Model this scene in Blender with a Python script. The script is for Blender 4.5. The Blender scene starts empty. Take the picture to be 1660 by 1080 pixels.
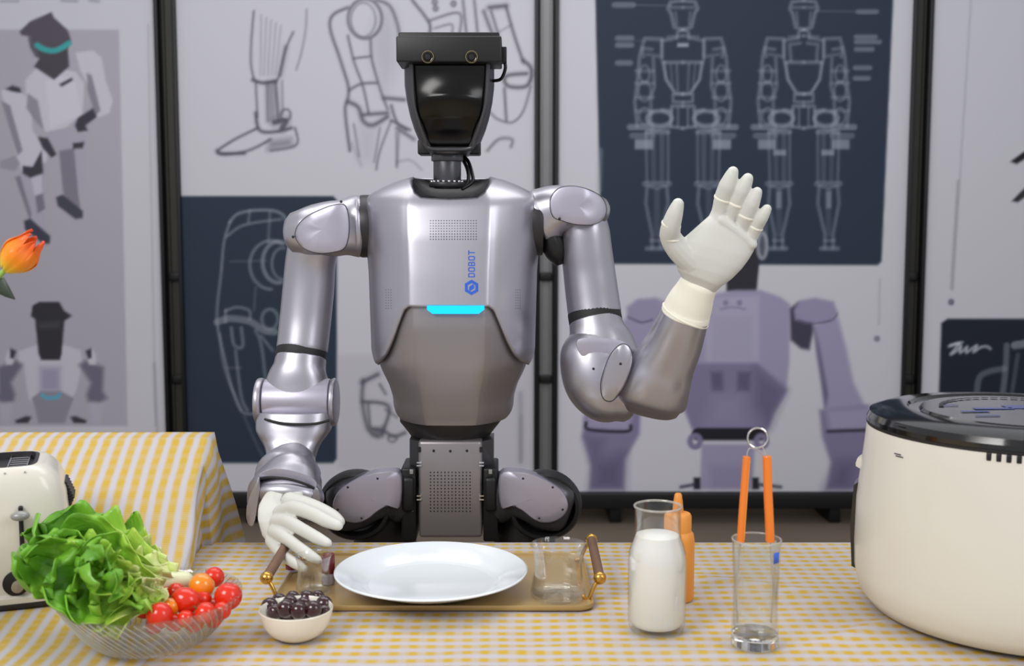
import bpy, math, random
import numpy as np
from mathutils import Vector, Matrix, noise
R = math.radians
random.seed(7)
SC = bpy.context.scene
COL = SC.collection

# ------------------------------------------------------------------ camera
PITCH = math.atan(170 / 1800)
CAMZ = 1.25
cd = bpy.data.cameras.new('camera')
cam = bpy.data.objects.new('camera', cd)
COL.objects.link(cam)
cam.location = (0, 0, CAMZ)
cam.rotation_euler = (math.pi / 2 - PITCH, 0, 0)
cd.sensor_width = 36
cd.lens = 36 * 1800 / 1660
cd.clip_start = 0.05
cd.dof.use_dof = True
cd.dof.focus_distance = 1.72
cd.dof.aperture_fstop = 5.6
SC.camera = cam

# ------------------------------------------------------------------ light
w = bpy.data.worlds.new('world')
SC.world = w
w.use_nodes = True
bg = w.node_tree.nodes['Background']
bg.inputs['Color'].default_value = (0.93, 0.95, 1.0, 1)
bg.inputs['Strength'].default_value = 0.55

def area(name, loc, target, sx, sy, power, col=(1, 1, 1)):
    l = bpy.data.lights.new(name, 'AREA')
    l.shape = 'RECTANGLE'; l.size = sx; l.size_y = sy; l.energy = power; l.color = col
    o = bpy.data.objects.new(name, l); COL.objects.link(o)
    o.location = loc
    o.rotation_euler = (Vector(target) - Vector(loc)).to_track_quat('-Z', 'Y').to_euler()
    return o
area('key_softbox', (-1.5, -0.3, 2.7), (-0.1, 1.9, 0.95), 1.3, 1.0, 46, (1, 0.98, 0.95))
area('fill_softbox', (1.9, 0.0, 2.4), (0.0, 1.9, 0.95), 0.9, 1.3, 18, (0.97, 0.98, 1.0))
area('ceiling_lamp', (0.0, 2.2, 3.0), (0.0, 2.0, 0.0), 2.6, 1.2, 22, (1, 0.98, 0.96))
area('wall_wash', (0.0, 2.9, 3.1), (0.0, 4.6, 1.0), 3.6, 0.5, 19, (0.95, 0.97, 1.0))

SC.view_settings.view_transform = 'Standard'
SC.view_settings.look = 'None'
SC.view_settings.gamma = 1
SC.view_settings.exposure = 0.0
SC.view_settings.use_curve_mapping = False

# ------------------------------------------------------------------ pixel helpers (photo pixel -> world point)
CP, SP = math.cos(PITCH), math.sin(PITCH)
def ray(px, py):
    u = (px - 830) / 1800; v = (540 - py) / 1800
    return Vector((u, CP + v * SP, -SP + v * CP))
def A(px, py, Y):
    r = ray(px, py); t = Y / r.y
    return Vector((r.x * t, Y, CAMZ + r.z * t))
def onz(px, py, z):
    r = ray(px, py); t = (z - CAMZ) / r.z
    return Vector((r.x * t, r.y * t, z))

# ------------------------------------------------------------------ materials
MATS = {}
def srgb(c):
    return tuple(((x / 255) / 12.92 if x / 255 <= 0.04045 else ((x / 255 + 0.055) / 1.055) ** 2.4) for x in c)
def mat(name, rgb, rough=0.5, metal=0.0, coat=0.0, spec=0.5, bump=0.0, bscale=200, sub=0.0, vary=0.0, vscale=20, aniso=0, emit=0):
    m = bpy.data.materials.new(name); m.use_nodes = True
    nt = m.node_tree; b = nt.nodes['Principled BSDF']
    c = srgb(rgb)
    b.inputs['Base Color'].default_value = (*c, 1)
    b.inputs['Roughness'].default_value = rough
    b.inputs['Metallic'].default_value = metal
    b.inputs['Coat Weight'].default_value = coat
    b.inputs['Coat Roughness'].default_value = 0.08
    b.inputs['Specular IOR Level'].default_value = spec
    if sub:
        b.inputs['Subsurface Weight'].default_value = sub
        b.inputs['Subsurface Radius'].default_value = (0.02, 0.012, 0.008)
        b.inputs['Subsurface Scale'].default_value = 0.5
    if emit:
        b.inputs['Emission Color'].default_value = (*c, 1)
        b.inputs['Emission Strength'].default_value = emit
    tc = nt.nodes.new('ShaderNodeTexCoord')
    n = nt.nodes.new('ShaderNodeTexNoise'); n.inputs['Scale'].default_value = vscale; n.inputs['Detail'].default_value = 4
    nt.links.new(tc.outputs['Object'], n.inputs['Vector'])
    mx = nt.nodes.new('ShaderNodeMix'); mx.data_type = 'RGBA'
    vv = vary or 0.04
    mx.inputs['A'].default_value = (*[x * (1 - vv) for x in c], 1)
    mx.inputs['B'].default_value = (*[min(1, x * (1 + vv)) for x in c], 1)
    nt.links.new(n.outputs['Fac'], mx.inputs['Factor'])
    nt.links.new(mx.outputs['Result'], b.inputs['Base Color'])
    if bump:
        n2 = nt.nodes.new('ShaderNodeTexNoise'); n2.inputs['Scale'].default_value = bscale
        nt.links.new(tc.outputs['Object'], n2.inputs['Vector'])
        bp = nt.nodes.new('ShaderNodeBump'); bp.inputs['Strength'].default_value = bump; bp.inputs['Distance'].default_value = 0.001
        nt.links.new(n2.outputs['Fac'], bp.inputs['Height']); nt.links.new(bp.outputs['Normal'], b.inputs['Normal'])
    MATS[name] = m
    return m
def thin_glass(name, tint=(0.95, 0.97, 0.96), rough=0.02, boost=1.0):
    m = bpy.data.materials.new(name); m.use_nodes = True
    nt = m.node_tree; nt.nodes.clear()
    out = nt.nodes.new('ShaderNodeOutputMaterial')
    tr = nt.nodes.new('ShaderNodeBsdfTransparent'); tr.inputs['Color'].default_value = (*tint, 1)
    gl = nt.nodes.new('ShaderNodeBsdfGlossy'); gl.inputs['Roughness'].default_value = rough
    lw = nt.nodes.new('ShaderNodeLayerWeight'); lw.inputs['Blend'].default_value = 0.25
    mu = nt.nodes.new('ShaderNodeMath'); mu.operation = 'MULTIPLY_ADD'; mu.inputs[1].default_value = 0.75 * boost; mu.inputs[2].default_value = 0.05
    mu.use_clamp = True
    mix = nt.nodes.new('ShaderNodeMixShader')
    nt.links.new(lw.outputs['Facing'], mu.inputs[0]); nt.links.new(mu.outputs[0], mix.inputs[0])
    nt.links.new(tr.outputs[0], mix.inputs[1]); nt.links.new(gl.outputs[0], mix.inputs[2]); nt.links.new(mix.outputs[0], out.inputs[0])
    MATS[name] = m
    return m
def solid_glass(name):
    m = mat(name, (250, 252, 252), 0.02)
    b = m.node_tree.nodes['Principled BSDF']
    for l in list(m.node_tree.links):
        if l.to_socket == b.inputs['Base Color']: m.node_tree.links.remove(l)
    b.inputs['Base Color'].default_value = (0.98, 1, 1, 1)
    b.inputs['Transmission Weight'].default_value = 1; b.inputs['IOR'].default_value = 1.45
    return m

mat('silver', (184, 182, 191), 0.36, 0.86, 0.12, vary=0.03)
mat('silver_plate', (184, 180, 195), 0.42, 0.65, 0.12)
mat('taupe', (152, 147, 150), 0.42, 0.72, 0.15, vary=0.03)
mat('dark_metal', (58, 56, 58), 0.42, 0.5)
mat('black', (15, 15, 17), 0.45, 0.0)
mat('black_gloss', (9, 8, 8), 0.13, 0.0, 0.6)
mat('visor_black', (6, 5, 5), 0.22, 0.0, 0.0, 0.36)
mat('lens_bronze', (140, 130, 100), .35, .6)
mat('gunmetal', (84, 84, 88), 0.35, 0.7)
mat('steel', (215, 215, 218), 0.18, 1.0)
mat('black_seam', (30, 29, 31), 0.6)
mat('glove', (214, 214, 207), 0.5, 0, bump=0.25, bscale=120, sub=0.05, vary=0.03)
mat('glove_cuff', (246, 242, 226), 0.55, 0, bump=0.3, bscale=90, sub=0.05)
mat('led', (0, 178, 255), 0.3, emit=1.0)
mat('blue_print', (45, 95, 205), 0.4)
mat('dots', (60, 58, 66), 0.6)
mat('frame_black', (24, 24, 27), 0.4, 0.3)
mat('post_dark', (62, 61, 56), 0.5, 0.4)
mat('post_grey', (130, 130, 132), 0.45, 0.5)
mat('floor', (108, 96, 82), 0.75, bump=0.2, bscale=60, vary=0.12, vscale=3)
mat('wall', (70, 68, 68), 0.9, vary=0.05, vscale=2)
mat('cream', (225, 221, 209), 0.28, 0, 0.3, vary=0.015)
mat('cream_dark', (150, 140, 120), 0.5)
mat('grey_plastic', (150, 150, 148), 0.3, 0.2)
mat('ceramic', (226, 231, 235), 0.16, 0, 0.5, vary=0.01)
mat('ceramic_warm', (238, 232, 218), 0.22, 0, 0.4, vary=0.01)
mat('milk', (253, 252, 248), 0.4, 0, 0, sub=0.2, vary=0.005)
mat('orange_plastic', (242, 130, 40), 0.35)
mat('orange_sauce', (230, 150, 62), 0.45, vary=0.04)
mat('gold', (214, 165, 82), 0.25, 1.0)
mat('walnut', (112, 82, 62), 0.5, vary=0.25, vscale=60)
mat('tray', (182, 153, 100), 0.3, 0.15, 0.2, vary=0.04)
mat('maroon', (110, 30, 38), 0.35)
mat('lavender', (178, 176, 205), 0.5)
mat('tomato', (222, 44, 14), 0.2, 0, 0.25, sub=0.06, vary=0.18, vscale=30)
mat('tomato_orange', (240, 140, 20), 0.18, 0, 0.5, sub=0.12, vary=0.1)
mat('cherry', (50, 12, 22), 0.14, 0, 0.6, vary=0.35, vscale=40)
mat('stem_green', (70, 95, 40), 0.6)
mat('wood_leg', (120, 96, 70), 0.6, vary=0.2)
mat('sticker_blue', (40, 100, 215), 0.4)
thin_glass('glass', (.985, .99, .985), .02, .6); thin_glass('glass_bowl', (0.97, 0.965, 0.95), 0.04, .6); solid_glass('glass_solid')
M = MATS
def rib_glass():
    m = bpy.data.materials.new('glass_rib'); m.use_nodes = True; nt = m.node_tree; nt.nodes.clear()
    out = nt.nodes.new('ShaderNodeOutputMaterial'); tr = nt.nodes.new('ShaderNodeBsdfTransparent'); tr.inputs[0].default_value = (.9, .9, .88, 1)
    b = nt.nodes.new('ShaderNodeBsdfPrincipled'); b.inputs['Base Color'].default_value = (.72, .70, .66, 1); b.inputs['Roughness'].default_value = .12
    mix = nt.nodes.new('ShaderNodeMixShader'); mix.inputs[0].default_value = .34
    nt.links.new(tr.outputs[0], mix.inputs[1]); nt.links.new(b.outputs[0], mix.inputs[2]); nt.links.new(mix.outputs[0], out.inputs[0]); M['glass_rib'] = m
rib_glass()

# ------------------------------------------------------------------ mesh builder
class MB:
    def __init__(s): s.v = []; s.f = []; s.uv = None
    def add(s, vs, fs):
        o = len(s.v); s.v += [Vector(p) for p in vs]; s.f += [tuple(i + o for i in f) for f in fs]; return s
    def box(s, c, size, rot=None):
        x, y, z = [d / 2 for d in size]
        vs = [Vector((sx * x, sy * y, sz * z)) for sx in (-1, 1) for sy in (-1, 1) for sz in (-1, 1)]
        if rot is not None: vs = [rot @ p for p in vs]
        vs = [p + Vector(c) for p in vs]
        return s.add(vs, [(0, 1, 3, 2), (4, 6, 7, 5), (0, 4, 5, 1), (2, 3, 7, 6), (0, 2, 6, 4), (1, 5, 7, 3)])
    def rbox(s, c, size, r, rot=None, seg=3, n=10):
        """box with rounded edges: superellipse-like via corner offsets"""
        x, y, z = [d / 2 for d in size]; r = min(r, x, y, z)
        rings = []
        def outline(k, zz):
            pts = []
            for cx, cy, a0 in ((1, 1, 0), (-1, 1, 90), (-1, -1, 180), (1, -1, 270)):
                for j in range(seg + 1):
                    a = R(a0 + 90 * j / seg)
                    pts.append(Vector((cx * (x - r) + (r - k) * math.cos(a), cy * (y - r) + (r - k) * math.sin(a), zz)))
            return pts
        for j in range(seg + 1):
            a = R(90 * j / seg); rings.append(outline(r * (1 - math.sin(a)), -z + r * (1 - math.cos(a))))
        for j in range(seg + 1):
            a = R(90 * (1 - j / seg)); rings.append(outline(r * (1 - math.sin(a)), z - r * (1 - math.cos(a))))
        if rot is not None: rings = [[rot @ p for p in q] for q in rings]
        rings = [[p + Vector(c) for p in q] for q in rings]
        return s.rings(rings, True, True)
    def rings(s, rings, cap0=False, cap1=False, closed=True):
        n = len(rings[0]); vs = [p for r_ in rings for p in r_]; fs = []
        for i in range(len(rings) - 1):
            for j in range(n if closed else n - 1):
                a = i * n + j; b = i * n + (j + 1) % n
                fs.append((a, b, b + n, a + n))
        if cap0: fs.append(tuple(range(n - 1, -1, -1)))
        if cap1: fs.append(tuple((len(rings) - 1) * n + j for j in range(n)))
        return s.add(vs, fs)
    def lathe(s, prof, c, n=48, axis='Z', sx=1, sy=1, cap0=False, cap1=False):
        rs = []
        for r_, z in prof:
            q = []
            for j in range(n):
                a = 2 * math.pi * j / n
                p = Vector((r_ * math.cos(a) * sx, r_ * math.sin(a) * sy, z))
                if axis == 'X': p = Vector((p.z, p.x, p.y))
                if axis == 'Y': p = Vector((p.y, p.z, p.x))
                q.append(p + Vector(c))
            rs.append(q)
        return s.rings(rs, cap0, cap1)
    def cyl(s, p0, p1, r0, r1=None, n=20, bev=0.0):
        r1 = r0 if r1 is None else r1
        p0 = Vector(p0); p1 = Vector(p1); t = (p1 - p0).normalized(); L = (p1 - p0).length
        u = t.orthogonal().normalized(); v = t.cross(u)
        prof = [(r0, 0), (r1, L)]
        if bev: prof = [(r0 - bev, 0), (r0 - bev * .3, bev * .3), (r0, bev), (r1, L - bev), (r1 - bev * .3, L - bev * .3), (r1 - bev, L)]
        rs = [[p0 + t * z + (u * math.cos(2 * math.pi * j / n) + v * math.sin(2 * math.pi * j / n)) * r_ for j in range(n)] for r_, z in prof]
        return s.rings(rs, True, True)
    def tube(s, pts, r, n=10, caps=True, steps=6):
        P = [Vector(p) for p in pts]; rr = r if isinstance(r, (list, tuple)) else [r] * len(P)
        Q, rad = [], []
        for i in range(len(P) - 1):
            for k in range(steps):
                t = k / steps; Q.append(cr(P, i, t)); rad.append(rr[i] * (1 - t) + rr[i + 1] * t)
        Q.append(P[-1]); rad.append(rr[-1])
        u = None; rs = []
        for i, p in enumerate(Q):
            t = (Q[min(i + 1, len(Q) - 1)] - Q[max(i - 1, 0)]).normalized()
            if u is None: u = t.orthogonal().normalized()
            u = (u - t * u.dot(t)).normalized(); v = t.cross(u)
            rs.append([p + (u * math.cos(2 * math.pi * j / n) + v * math.sin(2 * math.pi * j / n)) * rad[i] for j in range(n)])
        if caps:  # rounded ends
            def cap(end, nxt, rd, ring):
                d = (end - nxt).normalized(); out = []
                for a in (30, 60, 82):
                    out.append([end + d * rd * math.sin(R(a)) + (p - end) * math.cos(R(a)) for p in ring])
                return out
            a = cap(Q[0], Q[1], rad[0], rs[0]); b = cap(Q[-1], Q[-2], rad[-1], rs[-1])
            rs = a[::-1] + rs + b
        return s.rings(rs, True, True)
    def sphere(s, c, r, n=20, m=12, sc=(1, 1, 1), rot=None):
        rs = []
        for i in range(m + 1):
            a = math.pi * i / m; a = min(max(a, 0.02), math.pi - 0.02)
            q = [Vector((r * math.sin(a) * math.cos(2 * math.pi * j / n) * sc[0], r * math.sin(a) * math.sin(2 * math.pi * j / n) * sc[1], -r * math.cos(a) * sc[2])) for j in range(n)]
            if rot is not None: q = [rot @ p for p in q]
            rs.append([p + Vector(c) for p in q])
        return s.rings(rs, True, True)
    def prism(s, pts, off):
        n = len(pts); off = Vector(off)
        return s.add(list(pts) + [Vector(p) + off for p in pts], [tuple(range(n)), tuple(range(2 * n - 1, n - 1, -1))] + [(i, i + n, (i + 1) % n + n, (i + 1) % n) for i in range(n)])
def cr(P, i, t):
    p0 = P[max(i - 1, 0)]; p1 = P[i]; p2 = P[i + 1]; p3 = P[min(i + 2, len(P) - 1)]
    return 0.5 * ((2 * p1) + (p2 - p0) * t + (2 * p0 - 5 * p1 + 4 * p2 - p3) * t * t + (3 * p1 - p0 - 3 * p2 + p3) * t * t * t)

WL = {}
def wl(o): return WL.get(o.name, Vector((0, 0, 0)))
def obj(name, mb, material, parent=None, origin=None, angle=40, smooth=True, **props):
    o0 = Vector(origin) if origin is not None else (wl(parent) if parent else None)
    if o0 is None:
        xs = [p.x for p in mb.v]; ys = [p.y for p in mb.v]; zs = [p.z for p in mb.v]
        o0 = Vector(((min(xs) + max(xs)) / 2, (min(ys) + max(ys)) / 2, min(zs)))
    me = bpy.data.meshes.new(name)
    me.from_pydata([tuple(p - o0) for p in mb.v], [], mb.f)
    me.validate()
    import bmesh
    bm = bmesh.new(); bm.from_mesh(me)
    bmesh.ops.recalc_face_normals(bm, faces=bm.faces)
    bm.to_mesh(me); bm.free()
    if smooth:
        me.polygons.foreach_set('use_smooth', [True] * len(me.polygons))
        me.set_sharp_from_angle(angle=R(angle))
    me.materials.append(M[material] if isinstance(material, str) else material)
    o = bpy.data.objects.new(name, me); COL.objects.link(o)
    WL[o.name] = o0
    if parent: o.parent = parent; o.location = o0 - wl(parent)
    else: o.location = o0
    for k, v_ in props.items(): o[k] = v_
    return o
def thing(name, loc, label, category, group=None):
    o = bpy.data.objects.new(name, None); COL.objects.link(o); o.empty_display_size = 0.05
    o.location = loc; WL[o.name] = Vector(loc)
    o['label'] = label; o['category'] = category
    if group: o['group'] = group
    return o
def tag(o, label, category, group=None):
    o['label'] = label; o['category'] = category
    if group: o['group'] = group
    return o
def dup(o, loc, label=None, rz=None, scale=None):
    """copy of a thing with its parts and sub-parts"""
    c = o.copy(); COL.objects.link(c); c.location = loc; WL[c.name] = Vector(loc)
    if rz is not None: c.rotation_euler = (0, 0, rz)
    if scale: c.scale = (scale,) * 3
    if label: c['label'] = label
    for ch in list(o.children):
        d = ch.copy(); COL.objects.link(d); d.parent = c
        for g in list(ch.children):
            e = g.copy(); COL.objects.link(e); e.parent = d
    return c

def sring(c, ux, uy, a, b, n=2.2, res=40):
    """superellipse ring about c with axes ux (half a) and uy (half b)"""
    q = []
    for j in range(res):
        t = 2 * math.pi * j / res; ct, st = math.cos(t), math.sin(t)
        q.append(c + ux * (a * math.copysign(abs(ct) ** (2 / n), ct)) + uy * (b * math.copysign(abs(st) ** (2 / n), st)))
    return q
def limb(secs, n=2.2, res=40, steps=5, cap0=0.3, cap1=0.3, mb=None, dax=(0, 1, 0)):
    """secs: (px, py, Y, half width in photo px, half depth in m); loft along the path, rounded ends"""
    mb = mb or MB()
    P = [A(s_[0], s_[1], s_[2]) for s_ in secs]
    W = [s_[3] * s_[2] / 1800 for s_ in secs]; D = [s_[4] for s_ in secs]
    Q = []
    for i in range(len(P) - 1):
        for k in range(steps):
            t = k / steps; Q.append((cr(P, i, t), cr(W, i, t), cr(D, i, t)))
    Q.append((P[-1], W[-1], D[-1]))
    dax = Vector(dax); rs = []; info = []
    for i, (p, a, b) in enumerate(Q):
        t = (Q[min(i + 1, len(Q) - 1)][0] - Q[max(i - 1, 0)][0]).normalized()
        d = (dax - t * dax.dot(t)).normalized(); u = d.cross(t).normalized()
        info.append((p, t, u, d, a, b)); rs.append(sring(p, u, d, a, b, n, res))
    def cap(inf, sgn, k):
        p, t, u, d, a, b = inf; out = []; h = k * min(a, b)
        for ang in (35, 60, 78):
            c_, s_ = math.cos(R(ang)), math.sin(R(ang))
            # shrink by at most h so the end is a rounded flat disc
            f = h * (1 - c_)
            out.append(sring(p + t * sgn * h * s_, u, d, max(a - f, a * .02), max(b - f, b * .02), n, res))
        return out
    pre = cap(info[0], -1, cap0)[::-1] if cap0 else []
    post = cap(info[-1], 1, cap1) if cap1 else []
    mb.rings(pre + rs + post, True, True)
    return mb
# ------------------------------------------------------------------ room
WY = 4.6
mb = MB().box((0, 2.6, -0.025), (9, 6.6, 0.05)); f_ = obj('floor', mb, 'floor'); f_['kind'] = 'structure'
mb = MB().box((0, 5.75, 1.6), (9, 0.1, 3.2)); f_ = obj('wall_back', mb, 'wall'); f_['kind'] = 'structure'

# ------------------------------------------------------------------ poster prints, rastered into colour attributes
class Canvas:
    """flat ink on paper; coordinates are those of the print as laid out on the wall boards"""
    def __init__(s):
        s.x0, s.y0, s.s = -80, -80, 0.5
        s.w, s.h = 960, 470
        s.a = np.zeros((s.h, s.w, 3)); s.a[:] = (197, 196, 203)
        s.T = (0, 0, 1)
    def t(s, ox, oy, sc): s.T = (ox, oy, sc)
    def pts(s, P):
        ox, oy, sc = s.T
        return [((ox + x / sc - s.x0) * s.s, (oy + y / sc - s.y0) * s.s) for x, y in P]
    def blend(s, sl, alpha, col):
        reg = s.a[sl]; reg += (np.array(col) - reg) * alpha[..., None]
    def win(s, xs, ys, pad):
        x0 = max(0, int(min(xs) - pad)); x1 = min(s.w, int(max(xs) + pad) + 2)
        y0 = max(0, int(min(ys) - pad)); y1 = min(s.h, int(max(ys) + pad) + 2)
        if x1 <= x0 or y1 <= y0: return None
        X, Y = np.meshgrid(np.arange(x0, x1), np.arange(y0, y1))
        return (slice(y0, y1), slice(x0, x1)), X, Y
    def line(s, P, wd=3, col=(70, 70, 80), al=0.8, smooth=True):
        P = s.pts(P); wd = wd * s.s / s.T[2] if s.T[2] != 1 else wd * s.s
        if smooth and len(P) > 2:
            V = [Vector((p[0], p[1], 0)) for p in P]; Q = []
            for i in range(len(V) - 1):
                for k in range(6): Q.append(cr(V, i, k / 6))
            Q.append(V[-1]); P = [(q.x, q.y) for q in Q]
        wd = max(wd, 0.8)
        r = s.win([p[0] for p in P], [p[1] for p in P], wd * 2 + 2)
        if not r: return
        sl, X, Y = r; D = np.full(X.shape, 1e9)
        for (ax, ay), (bx, by) in zip(P[:-1], P[1:]):
            dx, dy = bx - ax, by - ay; L = dx * dx + dy * dy + 1e-9
            t = np.clip(((X - ax) * dx + (Y - ay) * dy) / L, 0, 1)
            D = np.minimum(D, np.hypot(X - ax - t * dx, Y - ay - t * dy))
        s.blend(sl, al * np.clip(wd / 2 + 0.7 - D, 0, 1.0) , col)
    def poly(s, P, col, al=1.0, soft=0.7):
        P = s.pts(P)
        r = s.win([p[0] for p in P], [p[1] for p in P], soft + 2)
        if not r: return
        sl, X, Y = r; ins = np.zeros(X.shape, bool); D = np.full(X.shape, 1e9); n = len(P)
        for i in range(n):
            (ax, ay), (bx, by) = P[i], P[(i + 1) % n]
            c = ((ay > Y) != (by > Y)) & (X < (bx - ax) * (Y - ay) / ((by - ay) if by != ay else 1e-9) + ax)
            ins ^= c
            dx, dy = bx - ax, by - ay; L = dx * dx + dy * dy + 1e-9
            t = np.clip(((X - ax) * dx + (Y - ay) * dy) / L, 0, 1)
            D = np.minimum(D, np.hypot(X - ax - t * dx, Y - ay - t * dy))
        sd = np.where(ins, D, -D)
        s.blend(sl, al * np.clip(sd / soft * 0.5 + 0.5, 0, 1), col)
    def ell(s, cx, cy, rx, ry, wd=3, col=(70, 70, 80), al=0.8, a0=0, a1=360, rot=0):
        P = []
        for k in range(33):
            a = R(a0 + (a1 - a0) * k / 32); x = rx * math.cos(a); y = ry * math.sin(a)
            P.append((cx + x * math.cos(R(rot)) - y * math.sin(R(rot)), cy + x * math.sin(R(rot)) + y * math.cos(R(rot))))
        s.line(P, wd, col, al, smooth=False)
    def mir(s, P, cx): return [(2 * cx - x, y) for x, y in P]
C = Canvas()
L1, L2, L3, DK = (196, 192, 204), (168, 163, 178), (120, 115, 130), (62, 60, 68)
# --- board one: two product pictures on a lilac field
C.t(0, 0, 1)
C.poly([(-90, 48), (193, 48), (207, 691), (-90, 691)], (170, 166, 177), 1)
C.line([(240, 40), (252, 690)], 1.5, (140, 140, 150), 0.45)
C.line([(250, 590), (255, 700)], 5, (120, 120, 128), 0.3)
C.line([(0, 2), (30, 2)], 3, (120, 120, 130), .5); C.line([(100, 1), (125, 2)], 4, (120, 120, 130), .5); C.line([(145, 1), (160, 2)], 4, (120, 120, 130), .5)
C.t(0, 0, 2.455)
C.poly([(5, 360), (60, 345), (120, 400), (130, 520), (190, 600), (180, 700), (90, 690), (60, 600), (20, 450)], L1)
C.poly([(5, 400), (40, 420), (90, 600), (70, 620), (40, 520)], L3, .8)
C.poly([(0, 640), (60, 620), (80, 650), (60, 680), (0, 670)], (150, 145, 155))
C.poly([(300, 210), (370, 200), (405, 230), (420, 320), (450, 400), (435, 450), (390, 468), (355, 350), (320, 280)], L1)
C.poly([(345, 290), (365, 300), (400, 440), (380, 460), (350, 360)], L3, .8)
C.poly([(100, 320), (150, 265), (300, 285), (335, 330), (330, 450), (260, 510), (180, 525), (140, 470), (105, 400)], L1)
C.poly([(110, 370), (150, 400), (175, 520), (140, 480), (105, 430)], L3, .7)
C.poly([(180, 320), (245, 300), (300, 330), (325, 455), (200, 510)], (204, 200, 212), .8)
C.poly([(235, 335), (285, 310), (290, 320), (245, 345)], DK)
C.poly([(175, 530), (300, 500), (300, 590), (220, 625)], L2)
C.poly([(150, 545), (190, 550), (225, 615), (205, 628), (170, 590)], DK)
C.poly([(310, 470), (370, 430), (385, 465), (340, 500), (350, 520), (310, 525), (298, 500)], DK)
C.poly([(80, 690), (190, 640), (180, 850), (190, 920), (130, 930), (110, 820), (60, 720)], L2)
C.poly([(120, 690), (165, 690), (170, 800), (140, 790)], L1, .8)
C.poly([(60, 705), (80, 700), (125, 850), (120, 880)], L3, .9)
C.poly([(90, 660), (130, 665), (165, 600), (172, 690), (120, 708), (90, 690)], DK)
C.poly([(140, 780), (170, 770), (180, 830), (150, 850)], L3)
C.poly([(235, 600), (300, 590), (310, 760), (320, 830), (280, 840), (250, 760)], L3, .9)
C.poly([(290, 540), (350, 530), (335, 640), (330, 780), (315, 780), (300, 650)], L2)
C.poly([(290, 570), (335, 565), (330, 590), (290, 592)], DK)
C.poly([(222, 785), (250, 775), (330, 840), (330, 868), (300, 872), (230, 820)], (70, 70, 82))
C.poly([(95, 880), (120, 870), (200, 940), (198, 970), (170, 970), (100, 915)], (62, 64, 78))
C.poly([(20, 355), (50, 340), (80, 350), (85, 370), (50, 365)], DK)
C.poly([(110, 140), (150, 170), (165, 240), (140, 225), (120, 190)], (90, 86, 96))
C.poly([(150, 200), (270, 195), (275, 265), (215, 318), (135, 265), (160, 230)], (72, 68, 76))
C.poly([(78, 125), (120, 85), (205, 48), (215, 70), (270, 120), (283, 160), (270, 195), (210, 210), (150, 190), (120, 145), (85, 140)], (84, 78, 88))
C.line([(148, 180), (180, 198), (225, 200), (275, 172)], 20, (62, 160, 160), 1)
# lower portrait
C.t(0, 440, 3.6)
C.poly([(215, 430), (370, 430), (470, 460), (480, 540), (445, 700), (400, 770), (380, 885), (230, 885), (215, 790), (165, 740), (140, 560), (105, 540), (110, 465)], L1, .9)
C.poly([(235, 560), (350, 560), (350, 700), (235, 700)], (150, 145, 172), .9, 3)
C.poly([(185, 740), (240, 700), (355, 700), (430, 740), (400, 820), (380, 888), (225, 888), (205, 800)], (140, 136, 148))
C.line([(245, 722), (270, 738), (330, 736), (348, 718)], 18, (90, 165, 190), 1)
C.poly([(190, 200), (230, 178), (345, 178), (375, 230), (420, 260), (375, 290), (360, 480), (350, 518), (240, 518), (225, 480), (205, 280), (180, 262)], (50, 48, 54), 1)
C.poly([(225, 300), (350, 290), (345, 330), (230, 335)], (74, 74, 78), .7, 2)
for sgn in (0, 1):
    q = (lambda P: P) if sgn == 0 else (lambda P: C.mir(P, 297))
    C.poly(q([(460, 545), (500, 520), (605, 560), (600, 700), (625, 740), (580, 770), (515, 765), (505, 720), (530, 650)]), (108, 104, 124), 1, 2)
    C.poly(q([(500, 470), (540, 445), (562, 500), (560, 545), (520, 545)]), L1)
    C.poly(q([(498, 465), (535, 448), (535, 505), (515, 512)]), DK)
    C.poly(q([(515, 765), (600, 770), (585, 888), (540, 888)]), (176, 172, 186), 1, 2)
    C.poly(q([(410, 850), (440, 845), (505, 870), (500, 888), (430, 885)]), DK)
C.t(0, 0, 1)
# --- board two: pencil studies above, chalk study on navy below
NAVY = (40, 50, 67)
C.poly([(290, 318), (540, 318), (546, 324), (546, 744), (540, 751), (290, 751)], NAVY, 1, .8)
C.poly([(548, 575), (870, 575), (870, 760), (548, 760)], (180, 179, 186), .6, 2)
C.t(280, 0, 3.274)
PC = (78, 76, 86)
def pl(P, wd=6, al=.55, col=None):
    col = col or PC; C.line(P, wd * 1.15, col, min(1, al * 1.15)); C.line(P, wd * 3, col, al * .22)
pl([(430, 60), (418, 200), (415, 330), (430, 420)]); pl([(710, 50), (705, 160), (680, 290), (655, 370)], 5, .35)
pl([(640, 170), (600, 260), (565, 400), (545, 440)]); pl([(600, 250), (570, 400)], 16, .35)
pl([(425, 425), (480, 440), (545, 430)], 10, .75); pl([(440, 430), (450, 620)]); pl([(500, 440), (505, 640)], 12, .4); pl([(545, 440), (560, 640)], 14, .5)
pl([(520, 440), (530, 640)], 20, .3); pl([(580, 430), (585, 600)], 5, .4)
C.ell(600, 610, 25, 30, 12, PC, .6); pl([(440, 600), (460, 690), (540, 700), (630, 680)], 10, .7); pl([(540, 650), (600, 640), (580, 680)], 22, .7)
pl([(450, 680), (330, 740), (240, 800), (270, 820), (400, 800), (520, 740)], 7, .65); pl([(650, 680), (655, 770), (520, 800)], 6, .6)
C.poly([(510, 745), (630, 730), (640, 775), (500, 800)], PC, .45, 3); pl([(235, 800), (260, 815), (380, 815)], 10, .7)
for k in range(5): pl([(470 + k * 26, 80 + k * 14), (465 + k * 20, 400)], 4, .22)
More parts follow.
